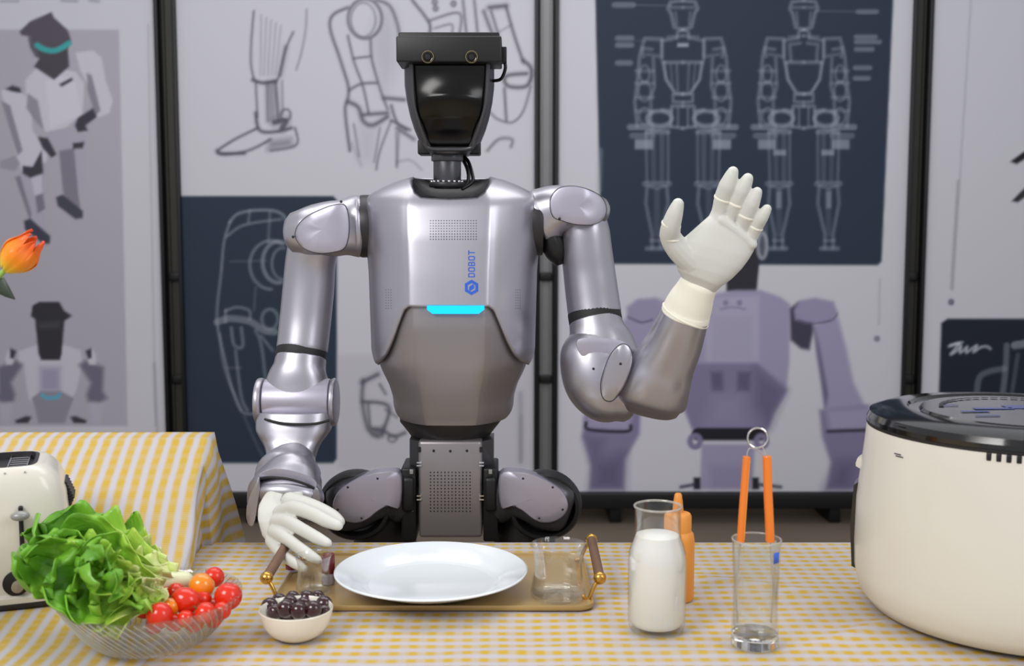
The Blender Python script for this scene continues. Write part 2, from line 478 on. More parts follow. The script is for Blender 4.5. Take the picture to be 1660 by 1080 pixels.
# hand study left
C.ell(1020, 100, 90, 105, 14, PC, .6); C.ell(1012, 105, 65, 90, 6, PC, .5)
pl([(930, 40), (850, 80), (835, 150), (880, 290), (930, 450), (930, 520), (915, 590), (940, 800)], 9, .6)
pl([(1080, 0), (1150, 30), (1190, 120), (1205, 200)], 10, .5); C.poly([(1110, 30), (1170, 60), (1195, 200), (1200, 330), (1120, 500), (1060, 300), (1050, 200)], PC, .14, 8)
pl([(930, 190), (960, 320), (1010, 460), (1040, 600)], 7); pl([(1050, 210), (1060, 330), (1110, 500), (1140, 580)], 7)
pl([(960, 310), (1050, 300)]); pl([(935, 480), (1000, 445), (1080, 440)], 8); pl([(1120, 520), (1230, 530)], 12, .6)
pl([(930, 540), (985, 570), (1010, 640), (1060, 665), (1140, 620)], 14, .6); pl([(1010, 610), (1140, 600)], 12, .6)
pl([(960, 660), (990, 830)], 5, .4); pl([(1100, 680), (1070, 860)], 5, .35); pl([(1160, 640), (1100, 800), (1080, 900)], 6, .45); pl([(1200, 700), (1190, 880)], 6, .35)
pl([(1160, 560), (1190, 650), (1240, 690)], 8, .6); C.poly([(985, 680), (1080, 670), (1060, 850), (1000, 840)], PC, .12, 8)
# hand study behind the head
C.t(500, 0, 3.274)
pl([(550, 0), (640, 120), (640, 190)], 9, .6); pl([(640, 110), (800, 70), (800, 190)], 7, .5); pl([(670, 150), (760, 130), (760, 190)], 6, .4)
for x, y in ((670, 10), (675, 45), (770, 20)): C.ell(x, y, 10, 12, 12, PC, .6)
pl([(820, 0), (840, 190)], 8, .5); pl([(880, 0), (900, 190)], 8, .5); pl([(930, 60), (980, 190)], 12, .5); pl([(970, 60), (1010, 200), (1020, 300)], 8, .5)
pl([(960, 40), (1050, 30)], 16, .6); pl([(1050, 40), (1090, 180), (1140, 330)], 9, .6); pl([(1010, 170), (1080, 130)], 4, .3)
pl([(1140, 320), (1180, 360), (1180, 420), (1150, 460), (1070, 460), (1040, 430), (1060, 400), (1160, 390)], 12, .65)
pl([(1040, 470), (1050, 640)], 8, .55); pl([(1180, 460), (1140, 590), (1080, 650), (1000, 630), (960, 590)], 6, .5)
pl([(950, 800), (1010, 740), (1080, 740), (1075, 780)], 9, .45)
pl([(470, 680), (560, 740)], 12, .5); pl([(465, 700), (470, 890)], 6, .35); pl([(470, 860), (540, 850), (600, 900)], 7, .2)
pl([(440, 640), (540, 690)], 7, .6); pl([(230, 760), (280, 880)], 10, .12)
# small pencil study low on the board
C.t(540, 560, 3.176)
pl([(150, 190), (230, 150)], 16, .55); pl([(155, 180), (150, 290), (180, 430), (230, 470)], 14, .5); pl([(150, 290), (260, 300), (290, 340), (250, 460)], 12, .55)
pl([(180, 300), (190, 420)], 10, .45); pl([(270, 330), (330, 370)], 8, .4); pl([(200, 430), (260, 440), (310, 470), (370, 450)], 12, .55); C.ell(305, 480, 22, 18, 10, PC, .5)
C.poly([(200, 430), (260, 420), (255, 470), (205, 465)], PC, .6, 3); pl([(240, 200), (270, 250)], 8, .5)
pl([(965, 250), (965, 600)], 20, .17); C.ell(968, 480, 5, 120, 12, PC, .12)
# chalk study on navy
C.t(280, 300, 2.16)
CH = (150, 156, 166)
def ch(P, wd=7, al=.5): C.line(P, wd, CH, al)
ch([(200, 130), (230, 100), (300, 88), (370, 95), (400, 130), (405, 200)], 9, .6); ch([(200, 130), (180, 200), (170, 300), (155, 470), (180, 600), (210, 720), (245, 795), (290, 800)], 8, .55)
ch([(190, 180), (250, 140), (380, 120)], 8, .5); ch([(270, 90), (265, 130)], 8, .4); ch([(340, 95), (335, 200)], 8, .4)
C.ell(345, 280, 75, 85, 10, CH, .5, 90, 300); C.ell(370, 270, 55, 72, 12, CH, .6, 80, 290); C.ell(385, 275, 38, 55, 8, CH, .5, 90, 280)
ch([(200, 268), (330, 265)], 3, .35); ch([(290, 360), (285, 440)], 6, .3)
ch([(155, 480), (200, 468), (270, 478), (320, 510), (360, 515)], 22, .55); ch([(185, 440), (225, 428), (268, 440), (270, 470)], 9, .5); ch([(185, 440), (185, 480)], 9, .5)
ch([(205, 500), (215, 560), (245, 565), (240, 500)], 10, .5); C.ell(340, 470, 28, 35, 10, CH, .5)
ch([(290, 510), (310, 560), (325, 680)], 10, .45); ch([(310, 530), (350, 580)], 9, .45); ch([(165, 520), (180, 640), (240, 790)], 7, .4); ch([(220, 580), (240, 740), (262, 790)], 9, .5)
ch([(250, 810), (290, 900), (320, 960)], 7, .25); ch([(190, 640), (240, 640)], 4, .35)
# --- board three: blueprint figures on navy, big lilac rear view
C.t(0, 0, 1)
C.poly([(963, -90), (1452, -90), (1429, 424), (1423, 430), (975, 428)], NAVY, 1, .8)
BW = (150, 157, 170)
def figure(cx, dx, back):
    def b(P, wd=4, al=.42, both=True, sm=False):
        C.line([(cx + x * dx, y) for x, y in P], wd, BW, al, smooth=sm)
        if both: C.line([(cx - x * dx, y) for x, y in P], wd, BW, al, smooth=sm)
    b([(0, 1), (20, 3), (24, 14), (19, 22), (14, 44), (0, 48)], 5, .5); b([(0, 12), (18, 12)], 4); b([(12, 20), (10, 40)], 3)
    b([(0, 48), (9, 52), (9, 62)], 4, .5); b([(0, 58), (25, 60)], 4, .35)
    b([(12, 62), (34, 66), (34, 96), (26, 130), (14, 150), (0, 152)], 4, .45); b([(0, 101), (30, 101)], 5, .5); b([(30, 101), (28, 128), (14, 148)], 4)
    b([(34, 63), (62, 62), (70, 90), (74, 135), (78, 165), (74, 205)], 5, .45); b([(34, 66), (34, 92), (58, 88)], 5, .35); b([(48, 95), (46, 140), (52, 160), (52, 200)], 5, .4)
    b([(50, 80), (66, 78), (64, 92)], 5, .4)
    for yy in (115, 135, 158, 180): b([(48, yy), (76, yy)], 5, .33)
    C_ = [(62, 148, 10, 16), (62, 188, 9, 13), (62, 120, 8, 14)]
    for (ex, ey, rx, ry) in C_:
        for sg in (1, -1): C.ell(cx + sg * ex * dx, ey, rx * dx, ry, 3.5, BW, .4)
    b([(50, 206), (86, 206)], 9, .55); b([(50, 220), (82, 220)], 9, .4)
    for sg in (1, -1): C.poly([(cx + sg * 48 * dx, 226), (cx + sg * 78 * dx, 226), (cx + sg * 78 * dx, 242), (cx + sg * 48 * dx, 242)], BW, .75 if not back else .7)
    b([(0, 153), (16, 153), (16, 165), (0, 166)], 4, .5); b([(0, 172), (18, 172), (20, 205), (0, 208)], 4.5, .5); b([(8, 175), (8, 205)], 3, .4)
    for sg in (1, -1): C.ell(cx + sg * 38 * dx, 192, 20 * dx, 12, 6, BW, .6)
    b([(20, 180), (34, 178)], 5, .5); b([(20, 205), (52, 212)], 6, .4)
    b([(24, 214), (58, 214)], 7, .5); b([(24, 214), (24, 295)], 4, .35); b([(60, 214), (58, 295)], 4, .35); b([(34, 220), (34, 292)], 7, .25); b([(48, 220), (47, 292)], 7, .22)
    b([(22, 298), (62, 298)], 8, .42); b([(26, 302), (24, 330), (36, 380), (36, 402)], 5, .42); b([(58, 302), (60, 330), (50, 380), (50, 402)], 5, .42)
    b([(30, 302), (42, 306), (54, 302)], 4, .4); b([(42, 310), (42, 380)], 9, .2); b([(30, 403), (58, 403)], 7, .45); b([(36, 390), (52, 390)], 4, .4)
    if back:
        for sg in (1, -1):
            C.poly([(cx + sg * 30 * dx, 243), (cx + sg * 52 * dx, 243), (cx + sg * 52 * dx, 252), (cx + sg * 30 * dx, 252)], BW, .7)
            C.poly([(cx + sg * 38 * dx, 310), (cx + sg * 47 * dx, 310), (cx + sg * 47 * dx, 338), (cx + sg * 38 * dx, 338)], BW, .55)
        b([(6, 70), (24, 72), (22, 98)], 5, .4)
    else:
        C.poly([(cx - 9, 70), (cx + 9, 70), (cx + 9, 76), (cx - 9, 76)], (190, 195, 205), .7)
        b([(10, 104), (8, 146)], 3.5, .35); b([(20, 104), (17, 140)], 3, .3)
figure(1107, 1.0, False); figure(1303, 0.95, True)
for x0, x1, y in ((996, 1026, 8), (1001, 1024, 62), (1001, 1024, 73), (1001, 1022, 102)): C.line([(x0, y), (x1, y)], 8, BW, .5)
C.line([(1028, 8), (1090, 9)], 1.5, BW, .3); C.line([(1028, 66), (1090, 66)], 1.5, BW, .2)
for x0, x1, y in ((1391, 1421, 19), (1388, 1419, 60), (1388, 1426, 68), (1388, 1414, 80), (1386, 1410, 110), (1386, 1408, 127)): C.line([(x0, y), (x1, y)], 7, BW, .5)
C.line([(1322, 18), (1388, 19)], 1.5, BW, .3)
C.line([(973, 244), (971, 308)], 9, BW, .35)
# lilac rear view
P1, P2, P3 = (152, 146, 174), (124, 117, 148), (86, 80, 108)
C.t(900, 380, 2.16)
C.line([(1137, 155), (1133, 315)], 3, (150, 150, 160), .6, False); C.ell(1127, 366, 6, 6, 8, (105, 105, 125), .8)
C.poly([(690, 20), (745, -50), (742, 60), (720, 90)], (150, 150, 160), .35)
C.poly([(240, 300), (420, 260), (400, 420), (330, 520), (290, 615), (130, 615), (170, 480)], P1, 1, 2); C.poly([(390, 250), (540, 235), (540, 330), (400, 330)], (64, 60, 80), 1, 2)
C.poly([(600, 100), (710, 20), (715, 100), (705, 200), (600, 200)], (44, 44, 52))
C.ell(725, 40, 16, 45, 10, (176, 176, 186), .7)
C.poly([(530, 215), (630, 195), (720, 195), (790, 220), (822, 245), (820, 450), (808, 560), (770, 620), (745, 680), (480, 680), (445, 600), (475, 440), (520, 350)], P1, 1, 1.5)
C.poly([(525, 235), (545, 220), (715, 215), (715, 450), (525, 450)], (166, 161, 184), 1, 2); C.poly([(550, 290), (690, 290), (690, 440), (550, 440)], (160, 155, 178), .8, 2)
C.ell(597, 240, 5, 5, 8, P2, .8); C.ell(645, 240, 5, 5, 8, P2, .8); C.line([(580, 262), (620, 255), (665, 262)], 6, P2, .6)
C.poly([(480, 452), (710, 452), (810, 545), (765, 625), (745, 682), (480, 682), (450, 600)], P2, 1, 2)
C.poly([(700, 470), (810, 545), (750, 680), (700, 600)], P3, .55, 6)
C.poly([(545, 482), (585, 482), (590, 550), (550, 550)], P3, .8, 2); C.poly([(640, 482), (685, 482), (680, 550), (636, 550)], P3, .8, 2)
C.poly([(555, 560), (650, 560), (680, 680), (520, 680)], P1, .45, 8)
C.line([(500, 700), (720, 700)], 42, (30, 28, 36), 1, False); C.ell(490, 725, 18, 20, 18, P2, 1); C.ell(722, 725, 18, 20, 18, P2, 1)
C.poly([(512, 735), (700, 735), (690, 893), (508, 893)], P1, 1, 1.5); C.poly([(545, 810), (680, 810), (680, 893), (545, 893)], P2, .35, 3)
C.poly([(485, 852), (508, 852), (508, 893), (485, 893)], (34, 32, 42)); C.poly([(690, 852), (712, 852), (715, 893), (690, 893)], (34, 32, 42))
C.line([(440, 885), (490, 876)], 10, (60, 55, 75), .8); C.line([(712, 876), (790, 885)], 10, (60, 55, 75), .8)
C.poly([(822, 260), (850, 238), (880, 240), (905, 330), (890, 405), (860, 400), (825, 370)], (64, 60, 80), 1, 1.5)
C.poly([(905, 320), (990, 290), (1020, 400), (1045, 520), (1095, 620), (945, 620), (935, 520), (915, 420)], P1, 1, 2)
C.poly([(905, 320), (925, 400), (955, 560), (945, 610), (930, 500)], P3, .9, 2)
C.poly([(835, 265), (855, 232), (910, 222), (975, 235), (990, 275), (965, 305), (880, 312), (840, 300)], (146, 140, 168), 1, 1.5); C.line([(850, 300), (900, 312), (965, 302), (988, 280)], 6, P3, .7)
C.poly([(925, 615), (1100, 598), (1102, 760), (1060, 893), (950, 893), (965, 800), (935, 710)], P2, 1, 2)
C.poly([(948, 615), (1098, 605), (1100, 680), (960, 690)], P1, 1, 3); C.line([(955, 690), (1100, 685)], 10, (50, 46, 62), .9, False)
C.poly([(990, 800), (1050, 800), (1030, 893), (950, 893)], P3, .7, 8)
C.poly([(255, 270), (285, 232), (350, 222), (400, 240), (400, 400), (330, 350), (250, 340)], P1, 1, 2); C.poly([(250, 255), (290, 228), (360, 228), (370, 290), (300, 305), (255, 290)], (146, 140, 168), 1, 2); C.line([(255, 290), (300, 308), (340, 300)], 6, P3, .7)
C.poly([(240, 330), (330, 330), (330, 440), (260, 420)], P1, .9, 2)
C.poly([(100, 640), (130, 600), (300, 600), (295, 700), (245, 790), (240, 893), (120, 893), (125, 800), (95, 710)], P2, 1, 2)
C.poly([(105, 650), (130, 610), (270, 610), (262, 690), (110, 680)], P1, 1, 3); C.line([(108, 660), (120, 684), (250, 690), (265, 670)], 9, (40, 37, 50), .95)
C.poly([(140, 800), (240, 770), (235, 893), (130, 893)], P3, .7, 8); C.poly([(105, 710), (170, 720), (150, 800), (125, 790)], (100, 94, 125), .8, 6)
# --- board four
C.t(0, 0, 1)
C.poly([(1536, 517), (1750, 517), (1750, 760), (1518, 760), (1526, 524)], (26, 34, 43), 1, .8)
C.line([(1578, -60), (1556, 290)], 1.6, (140, 140, 150), .5, False); C.line([(1554, 294), (1543, 468)], 5, (110, 110, 118), .4, False); C.ell(1542, 490, 2.5, 3, 4, (90, 90, 110), .9)
W_ = (205, 208, 212)
C.line([(1540, 560), (1555, 556), (1548, 566), (1541, 575), (1552, 568), (1558, 560), (1556, 572), (1564, 566), (1568, 562), (1566, 572), (1576, 565), (1584, 560), (1578, 571), (1590, 563), (1600, 562), (1606, 566)], 3, W_, .8)
C.line([(1538, 562), (1560, 555)], 3, W_, .7)
C.line([(1583, 640), (1588, 612), (1605, 602), (1628, 598)], 9, (120, 126, 132), .6); C.line([(1632, 560), (1630, 600), (1624, 650)], 9, (130, 136, 142), .6); C.line([(1645, 560), (1700, 552)], 12, (150, 155, 160), .7); C.line([(1650, 575), (1640, 640)], 6, (110, 116, 122), .5)
C.poly([(1638, 262), (1660, 246), (1750, 235), (1750, 262), (1664, 256), (1648, 266)], (30, 30, 34), 1); C.poly([(1640, 326), (1662, 304), (1750, 285), (1750, 330), (1664, 318), (1650, 328)], (40, 40, 44), .95)

def print_mat():
    m = bpy.data.materials.new('printed_board'); m.use_nodes = True
    nt = m.node_tree; b = nt.nodes['Principled BSDF']
    at_ = nt.nodes.new('ShaderNodeAttribute'); at_.attribute_name = 'ink'
    nt.links.new(at_.outputs['Color'], b.inputs['Base Color']); b.inputs['Roughness'].default_value = 0.6
    b.inputs['Specular IOR Level'].default_value = 0.25
    M['print'] = m
print_mat()
ZB = A(830, 797, WY).z; ZT = 2.42
def board(name, xl, xr, parent, y):
    """printed board: a real flat sheet, ink stored per vertex"""
    st = 0.0055
    nx = max(2, int((xr - xl) / st)); nz = int((ZT - ZB) / st)
    X, Z = np.meshgrid(np.linspace(xl, xr, nx), np.linspace(ZB, ZT, nz))
    # world -> photo pixel of the print at board distance
    dy = WY; dz = Z - CAMZ
    depth = dy * CP - dz * SP; up = dy * SP + dz * CP
    px = 830 + 1800 * X / depth; py = 540 - 1800 * up / depth
    fx = np.clip((px - C.x0) * C.s, 0, C.w - 1.01); fy = np.clip((py - C.y0) * C.s, 0, C.h - 1.01)
    ix = fx.astype(int); iy = fy.astype(int); tx = (fx - ix)[..., None]; ty = (fy - iy)[..., None]
    a = C.a
    col = (a[iy, ix] * (1 - tx) + a[iy, ix + 1] * tx) * (1 - ty) + (a[iy + 1, ix] * (1 - tx) + a[iy + 1, ix + 1] * tx) * ty
    col = col / 255.0; col = np.where(col <= 0.04045, col / 12.92, ((col + 0.055) / 1.055) ** 2.4)
    N = nx * nz
    ox = (xl + xr) / 2
    co = np.stack([X - ox, np.full(X.shape, 0.0), Z - ZB], -1).reshape(-1, 3)
    back = np.array([[xl - ox, 0.012, 0], [xr - ox, 0.012, 0], [xr - ox, 0.012, ZT - ZB], [xl - ox, 0.012, ZT - ZB]])
    co = np.vstack([co, back]).astype(np.float32)
    idx = np.arange(N).reshape(nz, nx)
    q = np.stack([idx[:-1, :-1], idx[:-1, 1:], idx[1:, 1:], idx[1:, :-1]], -1).reshape(-1, 4)
    extra = np.array([[N + 1, N, N + 3, N + 2], [0, N, N + 1, nx - 1], [N - nx, N - 1, N + 2, N + 3], [0, N - nx, N + 3, N], [nx - 1, N + 1, N + 2, N - 1]])
    q = np.vstack([q, extra]).astype(np.int32)
    me = bpy.data.meshes.new(name); me.vertices.add(len(co)); me.vertices.foreach_set('co', co.ravel())
    me.loops.add(q.size); me.loops.foreach_set('vertex_index', q.ravel())
    me.polygons.add(len(q)); me.polygons.foreach_set('loop_start', np.arange(0, q.size, 4, dtype=np.int32))
    me.update(calc_edges=True); me.validate()
    at_ = me.color_attributes.new('ink', 'FLOAT_COLOR', 'POINT')
    rgba = np.ones((len(co), 4), np.float32); rgba[:N, :3] = col.reshape(-1, 3); rgba[N:, :3] = 0.5
    at_.data.foreach_set('color', rgba.ravel())
    me.materials.append(M['print'])
    o = bpy.data.objects.new(name, me); COL.objects.link(o)
    o.parent = parent; o.location = Vector((ox, y, ZB)) - wl(parent); WL[o.name] = Vector((ox, y, ZB))
    return o
def ax(px): return A(px, 350, WY).x
def display_board(pl_, pr_, label):
    xl, xr = ax(pl_) if pl_ > -500 else pl_ , ax(pr_)
    t = thing('display_board', ((xl + xr) / 2, WY, 0), label, 'poster board', 'poster boards behind the robot')
    board('printed_sheet', xl, xr, t, WY)
    fw = 0.016
    obj('frame_stile', MB().rbox((xl - fw / 2, WY + 0.005, (ZB + ZT) / 2), (fw, 0.05, ZT - ZB), 0.004), 'frame_black', t)
    obj('frame_stile', MB().rbox((xr + fw / 2, WY + 0.005, (ZB + ZT) / 2), (fw, 0.05, ZT - ZB), 0.004), 'frame_black', t)
    obj('frame_rail', MB().rbox(((xl + xr) / 2, WY + 0.005, ZB - 0.035), (xr - xl + 2 * fw, 0.06, 0.068), 0.006), 'frame_black', t)
    obj('frame_rail', MB().rbox(((xl + xr) / 2, WY + 0.005, ZT + 0.03), (xr - xl + 2 * fw, 0.05, 0.06), 0.006), 'frame_black', t)
    for x in (xl + 0.25, xr - 0.25):
        obj('foot', MB().rbox((x, WY + 0.2, (ZB - 0.069) / 2), (0.05, 0.34, ZB - 0.069), 0.006), 'frame_black', t)
    return t
display_board(-140, 260, 'poster board at far left with two lilac pictures of grey robots in dark caps')
display_board(295, 866, 'poster board behind the robot with pencil hand and leg sketches over a navy chalk study')
display_board(905, 1469, 'poster board with white blueprint figures on navy above a lilac robot seen from behind')
display_board(1501, 1900, 'poster board at far right with black brush marks above a dark square with white scrawl')
def post(px0, px1, material, label):
    x0, x1 = ax(px0), ax(px1); c = (x0 + x1) / 2; wd = x1 - x0
    t = thing('upright_post', (c, WY + 0.06, 0), label, 'post', 'posts between the poster boards')
    mb = MB(); r = wd / 2
    prof = [(-r, .03), (-r, -.012), (-r * .75, -.022), (-r * .55, -.022), (-r * .5, -.008), (r * .5, -.008), (r * .55, -.022), (r * .75, -.022), (r, -.012), (r, .03)]
    mb.rings([[Vector((c + x, WY + .04 + y, z)) for x, y in prof] for z in (0.012, 2.48)], True, True)
    obj('post_profile', mb, material, t, angle=25)
    obj('base_plate', MB().rbox((c, WY + .06, .006), (wd * .9, .3, .012), .004), 'frame_black', t)
    for z in (0.62, 1.05): obj('clamp', MB().rbox((c, WY + .018, z), (wd * .8, .02, .035), .004), 'frame_black', t)
post(267, 289, 'post_dark', 'dark olive upright post between the two left poster boards')
post(873, 898, 'post_grey', 'lighter grey upright post just right of the robot torso')
post(1474, 1496, 'post_dark', 'dark upright post above the air fryer at right')
# ------------------------------------------------------------------ humanoid robot
RX, RY = -0.1025, 1.93
robot = thing('humanoid_robot', (RX, RY, 0), 'silver humanoid robot in white gloves with one hand raised behind the table', 'robot')
K = RY / 1800
def interp(x, T): return float(np.interp(x, [t[0] for t in T], [t[1] for t in T]))
def smooth_tab(T, lo, hi, wdt=9):
    xs = np.arange(lo - 40, hi + 41, 1.0); ys = np.interp(xs, [t[0] for t in T], [t[1] for t in T])
    k = np.ones(wdt) / wdt; ys = np.convolve(np.pad(ys, (wdt // 2, wdt // 2), 'edge'), k, 'valid')
    return lambda p: float(np.interp(p, xs, ys))
SEC = [(0, -1), (.2, -.998), (.4, -.985), (.47, -.955), (.56, -.89), (.7, -.76), (.84, -.58), (.94, -.36), (.99, -.12), (1, .1), (.97, .4), (.9, .65), (.74, .86), (.5, .96), (.25, 1.0), (0, 1.01)]
def sec_pt(t):  # t in 0..1 from front centre round the right side to back centre
    V = [Vector((a, b, 0)) for a, b in SEC]; u = t * (len(V) - 1); i = min(int(u), len(V) - 2)
    p = cr(V, i, u - i); return p.x, p.y
NT = 61
TS = [sec_pt(i / (NT - 1)) for i in range(NT)]
a_ch = smooth_tab([(286, 60), (292, 84), (300, 104), (312, 128), (322, 140), (335, 143), (400, 139), (440, 136), (520, 134), (565, 133), (582, 129), (592, 122)], 286, 592, 5)
f_ch = smooth_tab([(286, .055), (300, .085), (330, .112), (380, .128), (440, .138), (497, .146), (592, .146)], 286, 592, 21)
b_ch = smooth_tab([(286, .05), (310, .09), (340, .11), (592, .115)], 286, 592, 15)
a_be = smooth_tab([(470, 124), (560, 123), (585, 121), (600, 115), (620, 105), (640, 99), (655, 98), (666, 95), (672, 91), (677, 85)], 470, 690, 5)
f_be = smooth_tab([(470, .138), (520, .140), (580, .134), (620, .120), (655, .106), (674, .098)], 470, 690, 15)
def zc(py): return A(733, py, RY).z
def torso_pt(s, sy_, py, a, f, b):
    x = s * a(py) * K; y = (f(py) if sy_ < 0 else b(py)) * sy_
    return Vector((RX + x, RY + y, zc(py)))
def open_top(x, py, front):
    if not front: return False
    return x < interp(py, [(285, 63), (300, 61), (312, 56), (321, 44), (322.5, 0)]) and py < 322.5
def open_bot(x, py, front):
    if not front: return False
    return py > 497 and x < interp(py, [(497, 66), (503, 75), (520, 82), (550, 94), (575, 106), (586, 116), (592, 130)])
mb = MB(); cols = []
full = [(s_, y_, 1) for s_, y_ in TS] + [(-s_, y_, -1) for s_, y_ in TS[::-1][1:-1]]
NR = 56
for s_, y_, _ in full:
    fr = y_ < -0.02
    top = 287.0
    pys = np.arange(287, 592.01, 0.5)
    app = lambda p: 370 + (p - 370) * RY / (RY + f_ch(p) * min(y_, 0))
    inside = [p for p in pys if p < 330 and open_top(abs(s_) * a_ch(p) * (RY / (RY + f_ch(p) * min(y_, 0))), app(p), fr)]
    top = max(inside) if inside else 287
    bot = 592
    for p in np.arange(480, 592, .5):
        if open_bot(abs(s_) * a_ch(p) * (RY / (RY + f_ch(p) * min(y_, 0))), app(p), fr): bot = p; break
    cols.append([torso_pt(s_, y_, top + (bot - top) * k / (NR - 1), a_ch, f_ch, b_ch) for k in range(NR)])
rings = [[c[k] for c in cols] for k in range(NR)]
mb.rings(rings)
chest = obj('chest_shell', mb, 'silver', robot, angle=50, label='pale silver chest shell with a blue emblem')
sm = chest.modifiers.new('thick', 'SOLIDIFY'); sm.thickness = 0.005; sm.offset = -1
def tfront(px, py, a=None, f=None, Y0=1.80):
    """world point on the torso front seen at photo px,py"""
    a = a or a_ch; f = f or f_ch; Y = Y0
    for _ in range(6):
        P = A(px, py, Y)
        # py row at torso plane for this z
        pr = np.interp(-P.z, [-zc(280), -zc(700)], [280, 700])
        s_ = abs(P.x - RX) / (a(pr) * K)
        fr = [(t[0], t[1]) for t in TS if t[1] < 0.0]
        sy_ = float(np.interp(min(s_, .999), [t[0] for t in fr], [t[1] for t in fr]))
        Y = RY + f(pr) * sy_
    return A(px, py, Y)
# abdomen shell
mb = MB(); rings = []
for py in np.linspace(462, 674, 48):
    rings.append([torso_pt(s_, y_, py, a_be, f_be, lambda p: .105 - max(0, p - 600) * .0002) for s_, y_, _ in full])
last = rings[-1]; cc = Vector((RX, RY, zc(674)))
for k in (.97, .9, .8): rings.append([cc + (p - cc) * k + Vector((0, 0, -.003 * (1 - (k - .8) / .2))) for p in last])
mb.rings(rings, True, True)
obj('abdomen_shell', mb, 'taupe', robot, angle=50, label='darker taupe belly shell narrowing to the waist')
# light bar on the lip
yb = tfront(738, 500).y - .003
p = [A(692, 496, yb), (A(785, 496, yb)), A(785, 502, yb), A(776, 509, yb), A(701, 509, yb), A(692, 502, yb)]
obj('light_bar', MB().prism(p, (0, .012, 0)), 'led', robot, label='glowing cyan light bar under the chest', smooth=False)
# speaker dots
def dots(name, x0, x1, nx, y0, y1, ny, r, fn, parent, m='dots', skip=None, **kw):
    mb = MB()
    for i in range(nx):
        for j in range(ny):
            if skip and skip(i, j): continue
            q = fn(x0 + (x1 - x0) * i / (nx - 1), y0 + (y1 - y0) * j / (ny - 1))
            mb.add([q + Vector((r * math.cos(k * math.pi / 3), -.0006, r * math.sin(k * math.pi / 3))) for k in range(6)], [tuple(range(6))])
    return obj(name, mb, m, parent, smooth=False, kind='stuff', **kw)
dots('speaker_holes', 698, 772, 18, 358, 388, 8, .0011, tfront, robot)
dots('side_holes', 626, 634, 3, 470, 500, 8, .0008, tfront, robot)
dots('side_holes', 836, 843, 3, 470, 500, 8, .0008, tfront, robot)
# chest emblem: hexagon mark and lettering that reads upward
def hexpts(cx, cy, r): return [(cx + r * math.sin(R(60 * k)), cy - r * math.cos(R(60 * k))) for k in range(6)]
yl = lambda x, y: tfront(x, y) + Vector((0, -.0010, 0))
def plate(polys, m, name, parent, Y, th=.0012, **kw):
    mb = MB()
    for P in polys: mb.prism([Y(x, y) if callable(Y) else A(x, y, Y) for x, y in P], (0, th, 0))
    return obj(name, mb, m, parent, smooth=False, **kw)
ho, hi_ = hexpts(764.5, 466, 12.5), hexpts(764.5, 466, 7.2)
polys = [[ho[i], ho[(i + 1) % 6], hi_[(i + 1) % 6], hi_[i]] for i in range(6)]
polys.append([(760.5, 465), (766.5, 461), (768.5, 462.5), (768.5, 467.5), (762.5, 471.5), (760.5, 470)])
plate(polys, 'blue_print', 'emblem', chest, yl)
# letters D O B O T in unit boxes (u along reading direction = up, v = letter height toward the left)
LET = {'D': [[(0, 0), (.16, 0), (.16, 1), (0, 1)], [(0, 0), (.6, 0), (.6, .16), (0, .16)], [(0, .84), (.6, .84), (.6, 1), (0, 1)], [(.6, 0), (.78, .2), (.78, .8), (.6, 1), (.6, .8), (.62, .7), (.62, .3), (.6, .2)]],
       'O': [[(.1, 0), (.7, 0), (.7, .16), (.1, .16)], [(.1, .84), (.7, .84), (.7, 1), (.1, 1)], [(0, .1), (.16, .1), (.16, .9), (0, .9)], [(.64, .1), (.8, .1), (.8, .9), (.64, .9)]],
       'B': [[(0, 0), (.16, 0), (.16, 1), (0, 1)], [(0, 0), (.66, 0), (.66, .15), (0, .15)], [(0, .43), (.66, .43), (.66, .57), (0, .57)], [(0, .85), (.62, .85), (.62, 1), (0, 1)], [(.62, .08), (.78, .12), (.78, .45), (.62, .5)], [(.58, .5), (.74, .55), (.74, .9), (.58, .94)]],
       'T': [[(0, .84), (.8, .84), (.8, 1), (0, 1)], [(.32, 0), (.48, 0), (.48, .84), (.32, .84)]]}
polys = []
for k, ch_ in enumerate('DOBOT'):
    for P in LET[ch_]:
        polys.append([(770 - 11 * v, 449.5 - 9.1 * (k + u * 0.98)) for u, v in P])
plate(polys, 'blue_print', 'lettering', chest, yl)

# collar
tops = [c[0] for c in cols]; nc_ = Vector((A(725, 300, 1.90).x, 1.90, zc(305))); rings = []
for k, dz in ((.985, -.001), (.95, -.008), (.8, -.014), (.6, -.018), (.3, -.018), (.05, -.018)):
    rings.append([Vector((nc_.x + (p.x - nc_.x) * k, nc_.y + (p.y - nc_.y) * k, (p.z * k ** 2 + nc_.z * (1 - k ** 2)) + dz)) for p in tops])
mb = MB(); mb.rings(rings, False, True)
obj('collar_recess', mb, 'black', robot, label='black recess around the neck')
mb = MB(); c0 = A(724, 300, RY)
mb.cyl(A(725, 306, 1.90), A(725, 256, 1.90), .0235, n=32, bev=.002); mb.cyl(A(725, 262, 1.90), A(725, 250, 1.90), .027, n=32, bev=.002)
neck = obj('neck', mb, 'gunmetal', robot)
mb = MB().cyl(A(725, 304, 1.90), A(725, 296, 1.90), .031, n=32, bev=.002); obj('neck_flange', mb, 'dark_metal', robot)
for k in range(8):
    a = R(200 + k * 20); q = A(725, 296, 1.90) + Vector((.027 * math.cos(a), .027 * math.sin(a), .001))
    obj('screw', MB().sphere(q, .0028, 10, 6), 'steel', neck)
for dx, e in ((0, 0), (7, 5)):
    obj('neck_cable', MB().tube([A(740 + dx, 250, 1.94), A(752 + dx, 262, 1.93), A(759 + dx, 280 + e, 1.91), A(758 + dx, 296, 1.90), A(750, 306, 1.89)], .0032), 'black', robot)
